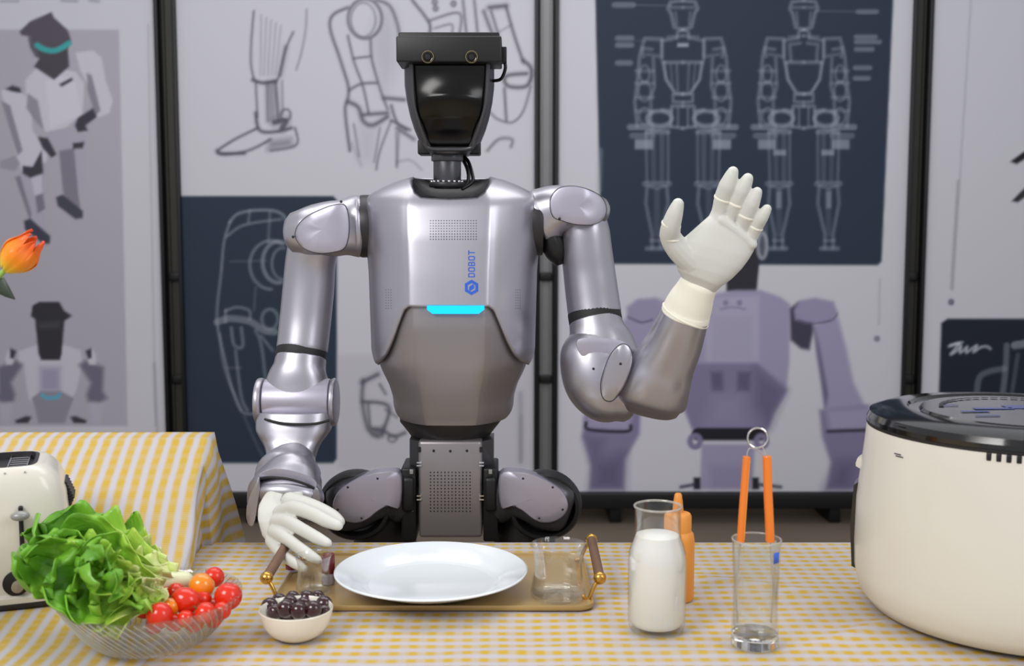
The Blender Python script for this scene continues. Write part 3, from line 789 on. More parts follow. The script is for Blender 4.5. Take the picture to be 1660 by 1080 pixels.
# head
HX = 729
hs = smooth_tab([(96, 71), (105, 71), (140, 71), (165, 68), (190, 63), (210, 57), (232, 48), (246, 36), (252, 28)], 96, 252, 7)
mb = MB(); rings = []
for py in np.linspace(98, 251, 40):
    c = A(HX, py, 1.90); t = (py - 98) / 153
    rings.append(sring(c + Vector((0, .02 * t, 0)), Vector((1, 0, 0)), Vector((0, 1, 0)), hs(py) * 1.9 / 1800, .085 - .03 * t * t, 3.0, 48))
mb.rings(rings, True, True)
head = obj('head_shell', mb, 'gunmetal', robot, angle=50)
# visor: bulged glossy face with a brow break
hv = smooth_tab([(104, 60), (120, 60), (150, 58), (175, 55), (200, 47), (222, 38), (236, 32), (239, 29)], 104, 239, 7)
mb = MB(); rows = []
for i, py in enumerate(np.linspace(104, 238, 44)):
    row = []
    for j in range(33):
        u = -1 + 2 * j / 32
        brow = 154 + 9 * u * u
        d = py - brow
        prot = (.006 + .016 * max(0, (52 + d) / 52) ** 2.2) if d < 0 else .022 - d ** 1.25 * .00010
        prot = prot * (1 - .8 * u * u) * min(1, (240 - py) / 30)
        yb_ = 1.813 + .02 * (py - 98) / 153 + .02 * max(0, py - 190) / 50
        row.append(A(HX + u * hv(py), py, yb_ - prot))
    rows.append(row)
mb.rings(rows, closed=False)
v_ = obj('visor', mb, 'visor_black', head, angle=60)
sm = v_.modifiers.new('thick', 'SOLIDIFY'); sm.thickness = 0.02; sm.offset = 1
rim = [(-62, 104), (-61, 140), (-58, 172), (-50, 200), (-40, 226), (-34, 240), (0, 242), (34, 240), (40, 226), (50, 200), (58, 172), (61, 140), (62, 104)]
obj('visor_rim', MB().tube([A(HX + x, y, 1.806 + .02 * max(0, y - 98) / 153 + .02 * max(0, y - 190) / 50) for x, y in rim], .0036), 'gunmetal', head)
for sx in (-1, 1):
    c = A(HX + sx * 36, 240, 1.93); obj('head_bracket', MB().rbox(c, (.03, .05, .025), .003), 'black', head)
bar = obj('camera_bar', MB().rbox(A(730, 86, 1.825), (.166, .085, .040), .0025).rbox(A(730, 68, 1.835), (.160, .08, .018), .0025), 'black', robot, label='black stereo camera bar across the forehead')
for px in (693.5, 764.5):
    c = A(px, 92.5, 1.781)
    mbl = MB().lathe([(.0003, .004), (.0045, .0035), (.006, .001), (.0075, .0015), (.0085, 0), (.0085, -.01)], (0, 0, 0), 28, 'Y')
    mbl.v = [c + Vector((q.x, -q.y, q.z)) for q in mbl.v]
    obj('lens', mbl, 'black_gloss', bar)
    ring = MB()
    rr = []
    for k in range(28):
        a = 2 * math.pi * k / 28; q = []
        for m_ in range(8):
            b_ = 2 * math.pi * m_ / 8; rad = .0090 + .0009 * math.cos(b_)
            q.append(c + Vector((rad * math.cos(a), -.0005 + .0016 * math.sin(b_), rad * math.sin(a))))
        rr.append(q)
    rr.append(rr[0]); ring.rings(rr)
    obj('lens_ring', ring, 'lens_bronze', bar)
obj('side_plug', MB().rbox(A(816, 90, 1.85), (.011, .02, .026), .002), 'black', bar)
obj('side_cable', MB().tube([A(818, 98, 1.85), A(819, 112, 1.85), A(812, 128, 1.86), A(800, 131, 1.87)], .0028), 'black', bar)

# waist
mb = MB()
for prof in ([(.0, 0), (.082, 0), (.088, -.004), (.088, -.012), (.074, -.03), (.070, -.036), (.0, -.038)],):
    mb.lathe([(max(r_, .0005), z) for r_, z in prof], A(730, 671, 1.92), 56, sy=.85)
obj('waist_ring', mb, 'dark_metal', robot)
obj('waist_collar', MB().lathe([(.001, 0), (.071, 0), (.066, -.012), (.064, -.02), (.001, -.02)], A(731, 689, 1.92), 56, sy=.9), 'black', robot)
PF = 1.855
P = [(678, 716), (782, 716), (785, 760), (783, 872), (676, 872), (676, 760)]
mb = MB().rbox((A(730, 794, PF).x, PF + .045, A(730, 794, PF).z), (.108, .09, .168), .006)
pelvis = obj('pelvis_panel', mb, 'taupe', robot, label='grey front panel with rows of vent holes')
for sx, xa, xb in ((-1, 664, 682), (1, 800, 780)):
    Pp = [A(xa, 712, PF + .03), A(xb, 716, PF + .012), A(xb, 800, PF + .012), A(xa + 8 * -sx, 780, PF + .03), A(xa, 750, PF + .03)]
    obj('side_cheek', MB().prism(Pp, (0, .06, 0)), 'gunmetal', robot, smooth=False)
PP = lambda x, y: A(x, y, PF)
dots('vent_holes', 698, 762, 12, 766, 829, 13, .0013, PP, pelvis, 'black')
for x, y in ((703, 731), (730, 731.5), (757, 731)): obj('screw_hole', MB().sphere(A(x, y, PF - .0002), .0023, 10, 6), 'black', pelvis)
for x in (679.5, 780.5):
    obj('latch_hole', MB().box(A(x, 729, PF - .0003), (.005, .002, .009)), 'black', pelvis, smooth=False)
    for y in (750, 755, 804, 810): obj('latch_tab', MB().box(A(x, y, PF - .001), (.008, .003, .0022)), 'steel', pelvis, smooth=False)
for sx, xa, xb in ((-1, 654, 678), (1, 784, 808)):
    c = A((xa + xb) / 2, 809, 1.90); hw = (xb - xa) * 1.9 / 1800
    br = obj('hip_bracket', MB().rbox(c, (hw, .09, .128), .004).rbox(c + Vector((0, -.03, .02)), (hw * .8, .05, .06), .006), 'black', robot)
    for y in (765, 826): obj('bracket_label', MB().rbox(A((xa + xb) / 2 + sx * -1, y, 1.851), (.006, .003, .008), .001), 'grey_plastic', br)
# hip links
for sx in (-1, 1):
    X = lambda x: 730 + sx * (x)
    s0 = [(X(78), 806, 1.89, 42, .040), (X(92), 803, 1.885, 40, .040), (X(112), 801, 1.87, 39, .036), (X(134), 806, 1.86, 42, .032), (X(156), 815, 1.86, 45, .03), (X(176), 822, 1.86, 42, .03)]
    link = obj('hip_link', limb(s0, 2.6, 40, 6, .3, .7), 'gunmetal', robot)
    plate_pts = [(80, 770), (110, 765), (140, 772), (168, 786), (184, 800), (191, 820), (184, 836), (168, 846), (150, 848), (134, 842), (116, 828), (98, 820), (82, 822)]
    V = [Vector((X(x), y, 0)) for x, y in plate_pts]; Q = []
    for i in range(len(V)):
        for k in range(4):
            p0, p1, p2, p3 = V[i - 1], V[i], V[(i + 1) % len(V)], V[(i + 2) % len(V)]
            Q.append(cr([p0, p1, p2, p3], 1, k / 4))
    cen = Vector((X(138), 808, 0)); rr = []
    for k, yy in ((1.0, 1.832), (.985, 1.8275), (.95, 1.826), (.7, 1.8255), (.4, 1.825), (.0, 1.825)):
        ring = []
        for q in Q:
            c_ = cen + (q - cen) * max(k, .01); ring.append(A(c_.x, c_.y, yy + .014 * max(0, (118 - abs(c_.x - 730)) / 40) ** 1.5))
        rr.append(ring)
    mb = MB().rings([[p + Vector((0, .03, 0)) for p in rr[0]]] + rr, False, True)
    obj('cover_plate', mb, 'silver_plate', link)
    for x, y in ((118, 776), (166, 790), (104, 822), (182, 826), (144, 840)):
        obj('screw_hole', MB().sphere(A(X(x), y, 1.827), .0024, 10, 6), 'black', link)
    # actuator ring behind and below the link
    mb = MB(); rr = []
    for k in range(49):
        a = R(-60 + 240 * k / 48) if False else 2 * math.pi * k / 48
        c = A(X(152), 818, 1.872); q = []
        for m_ in range(10):
            b_ = 2 * math.pi * m_ / 10; rad = .053 + .009 * math.cos(b_)
            q.append(c + Vector((rad * math.cos(a) * 1.05, .026 * math.sin(b_), rad * math.sin(a) * .98)))
        rr.append(q)
    mb.rings(rr); obj('hip_actuator', mb, 'black', robot)
    # legs to the floor
    kx = RX + sx * .125
    obj('thigh', MB().rings([sring(Vector((kx + sx * .0, RY - .0 + .01 * k, z)), Vector((1, 0, 0)), Vector((0, 1, 0)), a_, b_, 2.6) for k, (z, a_, b_) in enumerate([(.79, .035, .035), (.775, .045, .05), (.70, .055, .065), (.6, .055, .065), (.5, .048, .055), (.45, .044, .05), (.44, .03, .035)])][::-1], True, True), 'dark_metal', robot)
    obj('shin', MB().rings([sring(Vector((kx, RY + .05 - .005 * k, z)), Vector((1, 0, 0)), Vector((0, 1, 0)), a_, b_, 2.6) for k, (z, a_, b_) in enumerate([(.47, .03, .03), (.45, .042, .045), (.38, .05, .055), (.25, .042, .045), (.12, .033, .035), (.07, .03, .035)])][::-1], True, True), 'silver', robot)
    obj('foot', MB().rbox((kx, RY - .01, .035), (.09, .23, .07), .025), 'dark_metal', robot)

# ------------------------------------------------------------------ arms
def facing_plate(name, pts, Y, th, m, parent, bul=.004, label=None, n=4, k_in=.9):
    V = [Vector((x, y, 0)) for x, y in pts]; Q = []
    for i in range(len(V)):
        for k in range(n):
            Q.append(cr([V[i - 1], V[i], V[(i + 1) % len(V)], V[(i + 2) % len(V)]], 1, k / n))
    cen = sum(V, Vector()) / len(V); Yf = Y if callable(Y) else (lambda x, y: Y)
    rr = []
    for k, dy in ((1.0, th), (1.0, 0), (.985, -.5 * bul), (k_in, -.85 * bul), (.5, -bul), (.01, -bul * 1.02)):
        ring = []
        for q in Q:
            c_ = cen + (q - cen) * k; ring.append(A(c_.x, c_.y, Yf(c_.x, c_.y) + dy))
        rr.append(ring)
    kw = {'label': label} if label else {}
    o = obj(name, MB().rings(rr, True, True), m, parent, angle=35, **kw)
    if 'cover' in name or 'disc' in name:
        obj(name + '_seam', MB().tube(rr[1] + rr[1][:1], .0011, 6, False, 1), 'gunmetal', parent)
    return o
# left in the photo (lowered arm)
def axis_x_cyl(px0, px1, py, Y, r, **kw):
    p0 = A(px0, py, Y); p1 = A(px1, py, Y); p1.z = p0.z
    return MB().cyl(p0, p1, r, n=48, bev=kw.get('bev', .003))
obj('shoulder_ring', axis_x_cyl(584, 612, 367, RY, .054), 'dark_metal', robot)
sh = obj('shoulder_shell', limb([(592, 367, 1.93, 47, .052), (578, 367, 1.93, 50, .056), (558, 369, 1.922, 45, .044), (540, 371, 1.918, 45, .050), (520, 374, 1.915, 44, .054), (505, 376, 1.91, 42, .052), (492, 377, 1.91, 38, .048)], 2.3, 44, 6, .1, .75), 'silver', robot)
facing_plate('shoulder_cover', [(560, 334), (540, 333), (518, 341), (498, 351), (483, 366), (479, 384), (491, 401), (513, 410), (540, 409), (560, 400), (566, 368)], lambda x, y: 1.853 + max(0, x - 545) * .0003 + max(0, 505 - x) * .0004, .03, 'silver_plate', sh, .004)
for x, y in ((553, 327), (553, 403), (475, 384)): obj('screw', MB().sphere(A(x, y, 1.861), .0024, 10, 6), 'black', sh)
ua = obj('upper_arm', limb([(512, 372, 1.915, 36, .04), (508, 400, 1.925, 40, .045), (503, 430, 1.93, 40, .045), (500, 470, 1.93, 41, .045), (495, 520, 1.925, 41, .045), (490, 566, 1.915, 41, .045)], 2.15, 48, 6, .3, .05), 'silver', robot)
obj('arm_band', limb([(490, 564, 1.915, 40.5, .0445), (487, 583, 1.91, 41, .045)], 2.15, 48, 2, .05, .05), 'black_seam', robot)
obj('elbow_neck', limb([(488, 581, 1.91, 40.5, .0445), (486, 596, 1.905, 42, .0445), (484, 610, 1.90, 48, .044), (482, 630, 1.895, 53, .042), (482, 650, 1.89, 53, .04)], 2.3, 44, 6, .05, .2), 'silver', robot)
obj('elbow_barrel', axis_x_cyl(430, 536, 649, 1.885, .0372, bev=.003), 'silver_plate', robot)
for xa, xb in ((417, 429), (537, 546)):
    obj('elbow_cap', axis_x_cyl(xa, xb, 652, 1.885, .0415, bev=.0045), 'silver', robot)
# yoke cup under the barrel
mb = MB(); rr = []
for py, hw, dp, yy in ((665, 62, .045, 1.875), (684, 62, .047, 1.87), (697, 60, .046, 1.865), (709, 53, .043, 1.858), (718, 47, .04, 1.85), (730, 42, .036, 1.84), (748, 38, .032, 1.825)):
    rr.append(sring(A(479.5 - (py - 665) * .09, py, yy), Vector((1, 0, 0)), Vector((0, 1, 0)), hw * yy / 1800, dp, 2.6, 48))
rr2 = []
for i in range(len(rr) - 1):
    for k in range(4): rr2.append([cr([rr[j][m_] for j in range(len(rr))], i, k / 4) for m_ in range(48)])
rr2.append(rr[-1])
fa = obj('forearm_yoke', MB().rings(rr2, True, True), 'silver', robot, angle=45)
obj('yoke_seam', MB().tube([A(430, 680, 1.826), A(455, 686, 1.820), A(482, 688, 1.818), A(512, 687, 1.820), A(532, 682, 1.828)], .0022), 'black_seam', fa)
for x, y in ((432, 714), (457, 716), (469, 715), (481, 717), (513, 719)): obj('screw', MB().sphere(A(x, y, 1.822 if x in (457, 469, 481) else 1.835), .0022, 10, 6), 'steel', fa)
wr = obj('wrist_housing', limb([(473, 738, 1.835, 37, .032), (471, 752, 1.82, 42, .036), (467, 768, 1.80, 53, .042), (464, 785, 1.775, 59, .045), (461, 800, 1.755, 60, .044), (458, 818, 1.74, 58, .04)], 2.4, 48, 6, .3, .3, dax=(0, 1, 0.35)), 'silver', robot, angle=45)
obj('wrist_barrel', limb([(424, 796, 1.735, 17, .024), (440, 794, 1.722, 19, .028), (468, 794, 1.718, 20, .03), (496, 798, 1.722, 19, .028), (508, 802, 1.735, 17, .024)], 2.3, 32, 4, .2, .2), 'silver', robot)
facing_plate('wrist_lip', [(421, 768), (440, 760), (468, 762), (495, 770), (512, 780), (512, 792), (495, 783), (468, 775), (440, 772), (421, 776)], lambda x, y: 1.712, .02, 'silver_plate', robot, .003, k_in=.95)
obj('wrist_slot', MB().tube([A(423, 776, 1.705), A(440, 774, 1.70), A(468, 777, 1.698), A(495, 785, 1.70), A(510, 793, 1.708)], .0022), 'black_seam', wr)
for pts_ in ([(420, 772), (410, 790), (401, 815), (399, 838), (404, 852), (412, 850), (417, 825), (421, 795)], [(511, 790), (519, 800), (518, 822), (512, 838), (506, 830), (506, 806)]):
    facing_plate('wrist_side_plate', pts_, 1.70, .05, 'silver', robot, .004)
# right in the photo (raised arm)
obj('shoulder_ring', axis_x_cyl(858, 880, 362, RY, .056), 'dark_metal', robot)
sh = obj('shoulder_shell', limb([(872, 356, 1.93, 46, .053), (885, 350, 1.93, 47, .053), (902, 342, 1.925, 42, .053), (922, 338, 1.92, 37, .053), (945, 338, 1.915, 33, .052), (964, 341, 1.92, 25, .038)], 2.3, 44, 6, .1, .75), 'silver', robot)
facing_plate('shoulder_cover', [(905, 306), (930, 302), (955, 308), (975, 320), (983, 338), (978, 355), (960, 364), (935, 364), (912, 358), (896, 350), (892, 325)], lambda x, y: 1.864 + max(0, x - 950) * .0005, .03, 'silver_plate', sh, .004)
obj('screw', MB().sphere(A(907, 355, 1.856), .0024, 10, 6), 'black', sh)
obj('shoulder_inner', limb([(888, 372, 1.935, 16, .045), (895, 392, 1.935, 20, .045), (902, 412, 1.935, 17, .04), (906, 424, 1.935, 10, .03)], 2.3, 30, 5, .3, .5), 'black', robot)
obj('upper_arm', limb([(948, 352, 1.925, 34, .042), (949, 375, 1.925, 39, .046), (951, 405, 1.925, 41, .047), (955, 440, 1.925, 42, .047), (960, 480, 1.92, 43, .047), (964, 508, 1.915, 43.5, .047)], 2.15, 48, 6, .3, .05, dax=(0, 1, .25)), 'silver', robot)
obj('arm_band', limb([(963, 506, 1.915, 43.2, .0465), (966, 524, 1.91, 43.5, .0475)], 2.15, 48, 2, .05, .05, dax=(0, 1, .4)), 'black_seam', robot)
obj('elbow_neck', limb([(965, 522, 1.91, 43, .047), (968, 536, 1.905, 46, .047), (971, 552, 1.90, 55, .048), (974, 575, 1.895, 62, .05)], 2.2, 44, 6, .05, .2, dax=(0, 1, .3)), 'silver', robot)
el = obj('elbow_shell', limb([(974, 556, 1.895, 52, .045), (970, 575, 1.89, 61, .055), (969, 595, 1.885, 61, .058), (975, 618, 1.88, 60, .058), (990, 636, 1.875, 54, .055), (1012, 646, 1.87, 40, .05)], 2.2, 44, 6, .6, .6), 'silver', robot, angle=50)
facing_plate('elbow_facet', [(936, 551), (975, 548), (1016, 556), (1018, 576), (1000, 582), (965, 582), (942, 576)], lambda x, y: 1.838, .02, 'silver_plate', el, .003)
obj('screw', MB().sphere(A(962, 598, 1.827), .0022, 10, 6), 'black', el)
f2 = obj('forearm', limb([(1052, 652, 1.845, 54, .035), (1056, 640, 1.84, 60, .048), (1066, 615, 1.83, 56, .052), (1078, 588, 1.82, 50, .048), (1093, 558, 1.805, 45, .044), (1104, 530, 1.79, 41, .040), (1112, 508, 1.78, 38, .037)], 2.5, 48, 6, .5, .1), 'silver', robot, angle=50, label='raised forearm shell with warm reflections')
facing_plate('elbow_disc', [(1008, 558), (1020, 563), (1025, 580), (1020, 605), (1008, 632), (992, 650), (978, 646), (974, 625), (980, 598), (992, 572)], 1.796, .04, 'silver', robot, .006)
obj('screw', MB().sphere(A(1006, 590, 1.789), .0022, 10, 6), 'black', f2)
facing_plate('elbow_disc', [(1112, 590), (1119, 602), (1120, 622), (1114, 645), (1104, 660), (1100, 640), (1104, 612)], 1.83, .03, 'silver', robot, .003)

# ------------------------------------------------------------------ gloved hands: one continuous surface each
def remeshed(name, mb, material, parent, vox=.0016, smooth=6, **kw):
    o = obj(name, mb, material, parent, **kw)
    r_ = o.modifiers.new('r', 'REMESH'); r_.mode = 'VOXEL'; r_.voxel_size = vox
    s_ = o.modifiers.new('s', 'SMOOTH'); s_.iterations = smooth; s_.factor = 0.5
    dg = bpy.context.evaluated_depsgraph_get(); dg.update()
    me = bpy.data.meshes.new_from_object(o.evaluated_get(dg))
    o.modifiers.clear(); old = o.data; o.data = me; bpy.data.meshes.remove(old); me.name = name
    me.polygons.foreach_set('use_smooth', [True] * len(me.polygons))
    return o
def finger(mb, joints):
    """joints: (px, py, Y, radius in px)"""
    P = [A(*j[:3]) for j in joints]; r_ = [j[3] * j[2] / 1800 for j in joints]
    mb.tube(P, r_, 14, True, 5)
mb = MB()
# palm facing the viewer: rows from wrist to knuckles, each a flat superellipse
def palm_row(x0, y0, x1, y1, Y, dp, n=2.8):
    a = A(x0, y0, Y); b = A(x1, y1, Y); return sring((a + b) / 2, (b - a).normalized(), Vector((0, 1, 0)), (b - a).length / 2, dp, n, 32)
rows = [palm_row(1108, 470, 1150, 488, 1.768, .022), palm_row(1108, 455, 1156, 476, 1.757, .024), palm_row(1099, 438, 1168, 465, 1.745, .024), palm_row(1094, 422, 1186, 452, 1.738, .023),
        palm_row(1094, 404, 1202, 436, 1.732, .021), palm_row(1106, 388, 1214, 420, 1.728, .019), palm_row(1122, 374, 1221, 408, 1.726, .017), palm_row(1140, 358, 1225, 398, 1.724, .0155), palm_row(1154, 346, 1224, 386, 1.723, .013)]
mb.rings(rows, True, True)
finger(mb, [(1122, 425, 1.735, 22), (1100, 404, 1.725, 20), (1087, 384, 1.715, 17.5), (1088, 366, 1.70, 16), (1094, 346, 1.69, 13.5), (1099, 331, 1.685, 10)])
finger(mb, [(1150, 380, 1.728, 15), (1166, 346, 1.722, 13.5), (1172, 322, 1.712, 14.5), (1180, 300, 1.70, 14.5), (1188, 279, 1.693, 9.5)])
finger(mb, [(1166, 388, 1.727, 14), (1183, 354, 1.721, 12.5), (1193, 330, 1.709, 14), (1203, 308, 1.698, 13.5), (1212, 290, 1.692, 9.5)])
finger(mb, [(1184, 398, 1.727, 14), (1202, 372, 1.721, 12), (1210, 350, 1.709, 14), (1219, 329, 1.698, 13), (1227, 312, 1.692, 9)])
finger(mb, [(1200, 412, 1.728, 12), (1215, 390, 1.722, 10.5), (1225, 368, 1.712, 12), (1235, 352, 1.70, 11), (1243, 339, 1.695, 8)])
mb.tube([A(1170, 357, 1.7145), A(1195, 375, 1.7145), A(1219, 396, 1.717)], .0085, 12)
g = remeshed('glove', mb, 'glove', robot, label='white glove on the raised open hand')
# crease bands at the finger joints
for (x, y, Y, r_, dx, dy) in ((1087, 384, 1.715, 17.8, .25, -1), (1088, 364, 1.70, 16, .3, -1), (1172, 322, 1.712, 14.8, .4, -1), (1193, 330, 1.709, 14.3, .45, -1), (1210, 350, 1.709, 14.2, .45, -1), (1225, 368, 1.712, 12.2, .5, -1)):
    t = A(x + dx * 10, y + dy * 10, Y - .004) - A(x, y, Y); t.normalize(); c = A(x, y, Y); u = t.orthogonal().normalized(); v = t.cross(u); rad = r_ * Y / 1800
    rr = []
    for k in range(25):
        a = 2 * math.pi * k / 24; d = u * math.cos(a) + v * math.sin(a)
        rr.append([c + d * (rad - .0008) + (d * math.cos(b_) * .0012 + t * math.sin(b_) * .0025) for b_ in [2 * math.pi * m_ / 8 for m_ in range(8)]])
    obj('glove_crease', MB().rings(rr), 'glove_cuff', g)
cf = limb([(1111, 511, 1.782, 40, .040), (1115, 500, 1.778, 38.5, .038), (1121, 486, 1.77, 36, .0345), (1127, 473, 1.763, 32.5, .031), (1133, 460, 1.757, 30.5, .029)], 2.2, 48, 6, .05, .3)
obj('glove_cuff', cf, 'glove_cuff', robot, label='bright cream cuff of the raised glove')
P0 = [A(1111, 511, 1.782), A(1118, 498, 1.778)]; t = (P0[1] - P0[0]).normalized(); d = (Vector((0, 1, 0)) - t * t.y).normalized(); u = d.cross(t)
rr = [[P0[0] + (u * math.cos(a) * .0400 + d * math.sin(a) * .0405) * (1 + .03 * math.cos(b_)) + t * .0016 * math.sin(b_) for b_ in [2 * math.pi * m_ / 8 for m_ in range(8)]] for a in [2 * math.pi * k / 48 for k in range(49)]]
obj('cuff_hem', MB().rings(rr), 'glove_cuff', robot)

# lowered hand
mb = MB()
rows = [(A(455, 800, 1.675), 37, .026), (A(450, 815, 1.655), 35, .024), (A(448, 835, 1.635), 33, .021), (A(449, 853, 1.615), 34, .018), (A(453, 866, 1.60), 33, .014)]
tax = (A(455, 866, 1.60) - A(455, 800, 1.675)).normalized()
acr = (A(470, 826, 1.60) - A(438, 890, 1.615)).normalized()
def hrow(p, hw, dp, ang):
    u = Vector((math.cos(R(ang)), 0, math.sin(R(ang)))); nrm = Vector((math.sin(R(ang)) * .3, 1, .35)).normalized(); u = (u - nrm * u.dot(nrm)).normalized()
    return sring(p, u, nrm, hw * 1.63 / 1800, dp, 2.5, 32)
mb.rings([hrow(A(464, 800, 1.69), 26, .026, -8), hrow(A(459, 806, 1.68), 34, .029, 0), hrow(A(454, 815, 1.665), 37, .028, 8), hrow(A(450, 828, 1.645), 36, .024, 22), hrow(A(450, 846, 1.625), 36, .021, 42), hrow(A(456, 860, 1.608), 36, .017, 58), hrow(A(464, 866, 1.598), 30, .013, 60)], True, True)
finger(mb, [(455, 832, 1.63, 14), (477, 824, 1.605, 13), (506, 833, 1.575, 12), (530, 845, 1.55, 11.5), (548, 852, 1.535, 9)])
finger(mb, [(450, 846, 1.62, 13.5), (468, 847, 1.59, 11.5), (492, 860, 1.555, 11), (515, 873, 1.525, 10.5), (531, 881, 1.51, 8)])
finger(mb, [(446, 862, 1.61, 13), (460, 870, 1.575, 11), (480, 885, 1.54, 10.5), (500, 899, 1.51, 10), (516, 909, 1.495, 7.5)])
finger(mb, [(441, 876, 1.61, 12), (449, 889, 1.58, 10), (463, 903, 1.545, 9.5), (479, 914, 1.515, 9), (493, 922, 1.50, 7)])
finger(mb, [(470, 812, 1.66, 15), (495, 818, 1.64, 13.5), (520, 828, 1.62, 13), (540, 838, 1.605, 11.5), (551, 846, 1.597, 9)])
g2 = remeshed('glove', mb, 'glove', robot, label='white glove on the lowered reaching hand')
# ------------------------------------------------------------------ tables and cloths
TZ = 0.75
def check_mat(name, kind, pitch=0.0215, scale=1):
    m = bpy.data.materials.new(name); m.use_nodes = True; nt = m.node_tree; b = nt.nodes['Principled BSDF']
    b.inputs['Roughness'].default_value = 0.85; b.inputs['Specular IOR Level'].default_value = 0.2
    uv = nt.nodes.new('ShaderNodeUVMap'); uv.uv_map = 'weave'
    nz = nt.nodes.new('ShaderNodeTexNoise'); nz.inputs['Scale'].default_value = 28; nz.inputs['Detail'].default_value = 3
    nt.links.new(uv.outputs[0], nz.inputs['Vector'])
    def mth(op, a, b_=None, c=None, clamp=False):
        n = nt.nodes.new('ShaderNodeMath'); n.operation = op; n.use_clamp = clamp
        for i, v in enumerate((a, b_, c)):
            if v is None: continue
            if isinstance(v, (int, float)): n.inputs[i].default_value = v
            else: nt.links.new(v, n.inputs[i])
        return n.outputs[0]
    sep = nt.nodes.new('ShaderNodeSeparateXYZ'); nt.links.new(uv.outputs[0], sep.inputs[0])
    wob = mth('MULTIPLY_ADD', nz.outputs['Fac'], 0.16, -0.08)
    def stripe(co, duty=.5, p=pitch, soft=.22):
        t = mth('ADD', mth('DIVIDE', co, p), wob); fr = mth('FRACT', t)
        d = mth('ABSOLUTE', mth('SUBTRACT', fr, 0.5))           # 0 centre of stripe
        return mth('MULTIPLY_ADD', mth('SUBTRACT', duty / 2, d), 1 / soft, 0.5, True)
    U = stripe(sep.outputs[0], .56 if kind != 'gingham' else .52); V = stripe(sep.outputs[1], .52)
    th = stripe(sep.outputs[1], .55, pitch / 7, .3)
    if kind == 'gingham':   # yellow rows, broken by paler columns
        f = mth('MULTIPLY', V, mth('MULTIPLY_ADD', U, .48, .46)); f = mth('ADD', f, mth('MULTIPLY', mth('MULTIPLY', mth('SUBTRACT', 1.0, V), U), .10), None, True)
    else:                    # yellow bands with fine pale weft
        f = mth('MULTIPLY', U, mth('MULTIPLY_ADD', V, .16, .80)); f = mth('MULTIPLY', f, mth('MULTIPLY_ADD', th, .18, .84), None, True)
    n3 = nt.nodes.new('ShaderNodeTexNoise'); n3.inputs['Scale'].default_value = 9; nt.links.new(uv.outputs[0], n3.inputs['Vector'])
    f = mth('MULTIPLY', f, mth('MULTIPLY_ADD', n3.outputs['Fac'], .4, .85), None, True)
    mx = nt.nodes.new('ShaderNodeMix'); mx.data_type = 'RGBA'; nt.links.new(f, mx.inputs['Factor'])
    mx.inputs['A'].default_value = (*srgb((190, 186, 193)), 1); mx.inputs['B'].default_value = (*srgb((198, 165, 56)), 1)
    nt.links.new(mx.outputs['Result'], b.inputs['Base Color'])
    n4 = nt.nodes.new('ShaderNodeTexNoise'); n4.inputs['Scale'].default_value = 450; nt.links.new(uv.outputs[0], n4.inputs['Vector'])
    bp = nt.nodes.new('ShaderNodeBump'); bp.inputs['Strength'].default_value = .25; bp.inputs['Distance'].default_value = .001
    nt.links.new(n4.outputs['Fac'], bp.inputs['Height']); nt.links.new(bp.outputs['Normal'], b.inputs['Normal'])
    M[name] = m
check_mat('gingham', 'gingham'); check_mat('striped', 'striped')
def sheet(name, grid, uvs, material, thick=0.0016):
    """grid[r][c] points, uvs same shape -> a cloth"""
    nr, nc = len(grid), len(grid[0]); o0 = Vector((grid[nr // 2][nc // 2].x, grid[nr // 2][nc // 2].y, TZ))
    me = bpy.data.meshes.new(name)
    me.from_pydata([tuple(p - o0) for r_ in grid for p in r_], [], [(r_ * nc + c, r_ * nc + c + 1, (r_ + 1) * nc + c + 1, (r_ + 1) * nc + c) for r_ in range(nr - 1) for c in range(nc - 1)])
    uvl = me.uv_layers.new(name='weave'); flat = [u for r_ in uvs for u in r_]
    for l in me.loops: uvl.data[l.index].uv = flat[l.vertex_index]
    me.polygons.foreach_set('use_smooth', [True] * len(me.polygons)); me.materials.append(M[material])
    o = bpy.data.objects.new(name, me); COL.objects.link(o); o.location = o0; WL[o.name] = o0
    md = o.modifiers.new('thick', 'SOLIDIFY'); md.thickness = thick; md.offset = 0
    return o
def N(x, y, s_, seed=0): return noise.noise(Vector((x * s_ + seed, y * s_, seed * 1.7)))
# centre cloth
def edge_left(y): return -0.425 - 0.20 * (y - 1.286) if y > 1.286 else -0.425
def wrinkle(x, y):
    h = .0016 * N(x, y, 7, 3) + .0007 * N(x, y, 20, 5)
    for (cx, cy, ang, L, wd, am) in ((.33, 1.52, -25, .09, .010, .004), (.36, 1.47, -20, .07, .008, .003), (.06, 1.28, 10, .12, .009, .002), (-.33, 1.64, 60, .06, .008, .003), (.45, 1.35, 35, .1, .01, .003), (.2, 1.27, -8, .08, .007, .002)):
        c, s_ = math.cos(R(ang)), math.sin(R(ang)); u = (x - cx) * c + (y - cy) * s_; v = -(x - cx) * s_ + (y - cy) * c
        h += am * math.exp(-(u / L) ** 2 - (v / wd) ** 2)
    return h
ys = list(np.linspace(0.78, 1.72, 150)); rows = []; uvs = []
prof = [(y, TZ) for y in ys] + [(1.727, TZ - .0008), (1.732, TZ - .004), (1.735, TZ - .01)] + [(1.737 + .004 * k, TZ - .01 - .03 * k) for k in range(1, 12)]
front = [(0.776 + .0, TZ - .005), (.773, TZ - .012)] + [(.772, TZ - .012 - .03 * k) for k in range(1, 12)]
prof = front[::-1] + prof; s_acc = 0; last = None
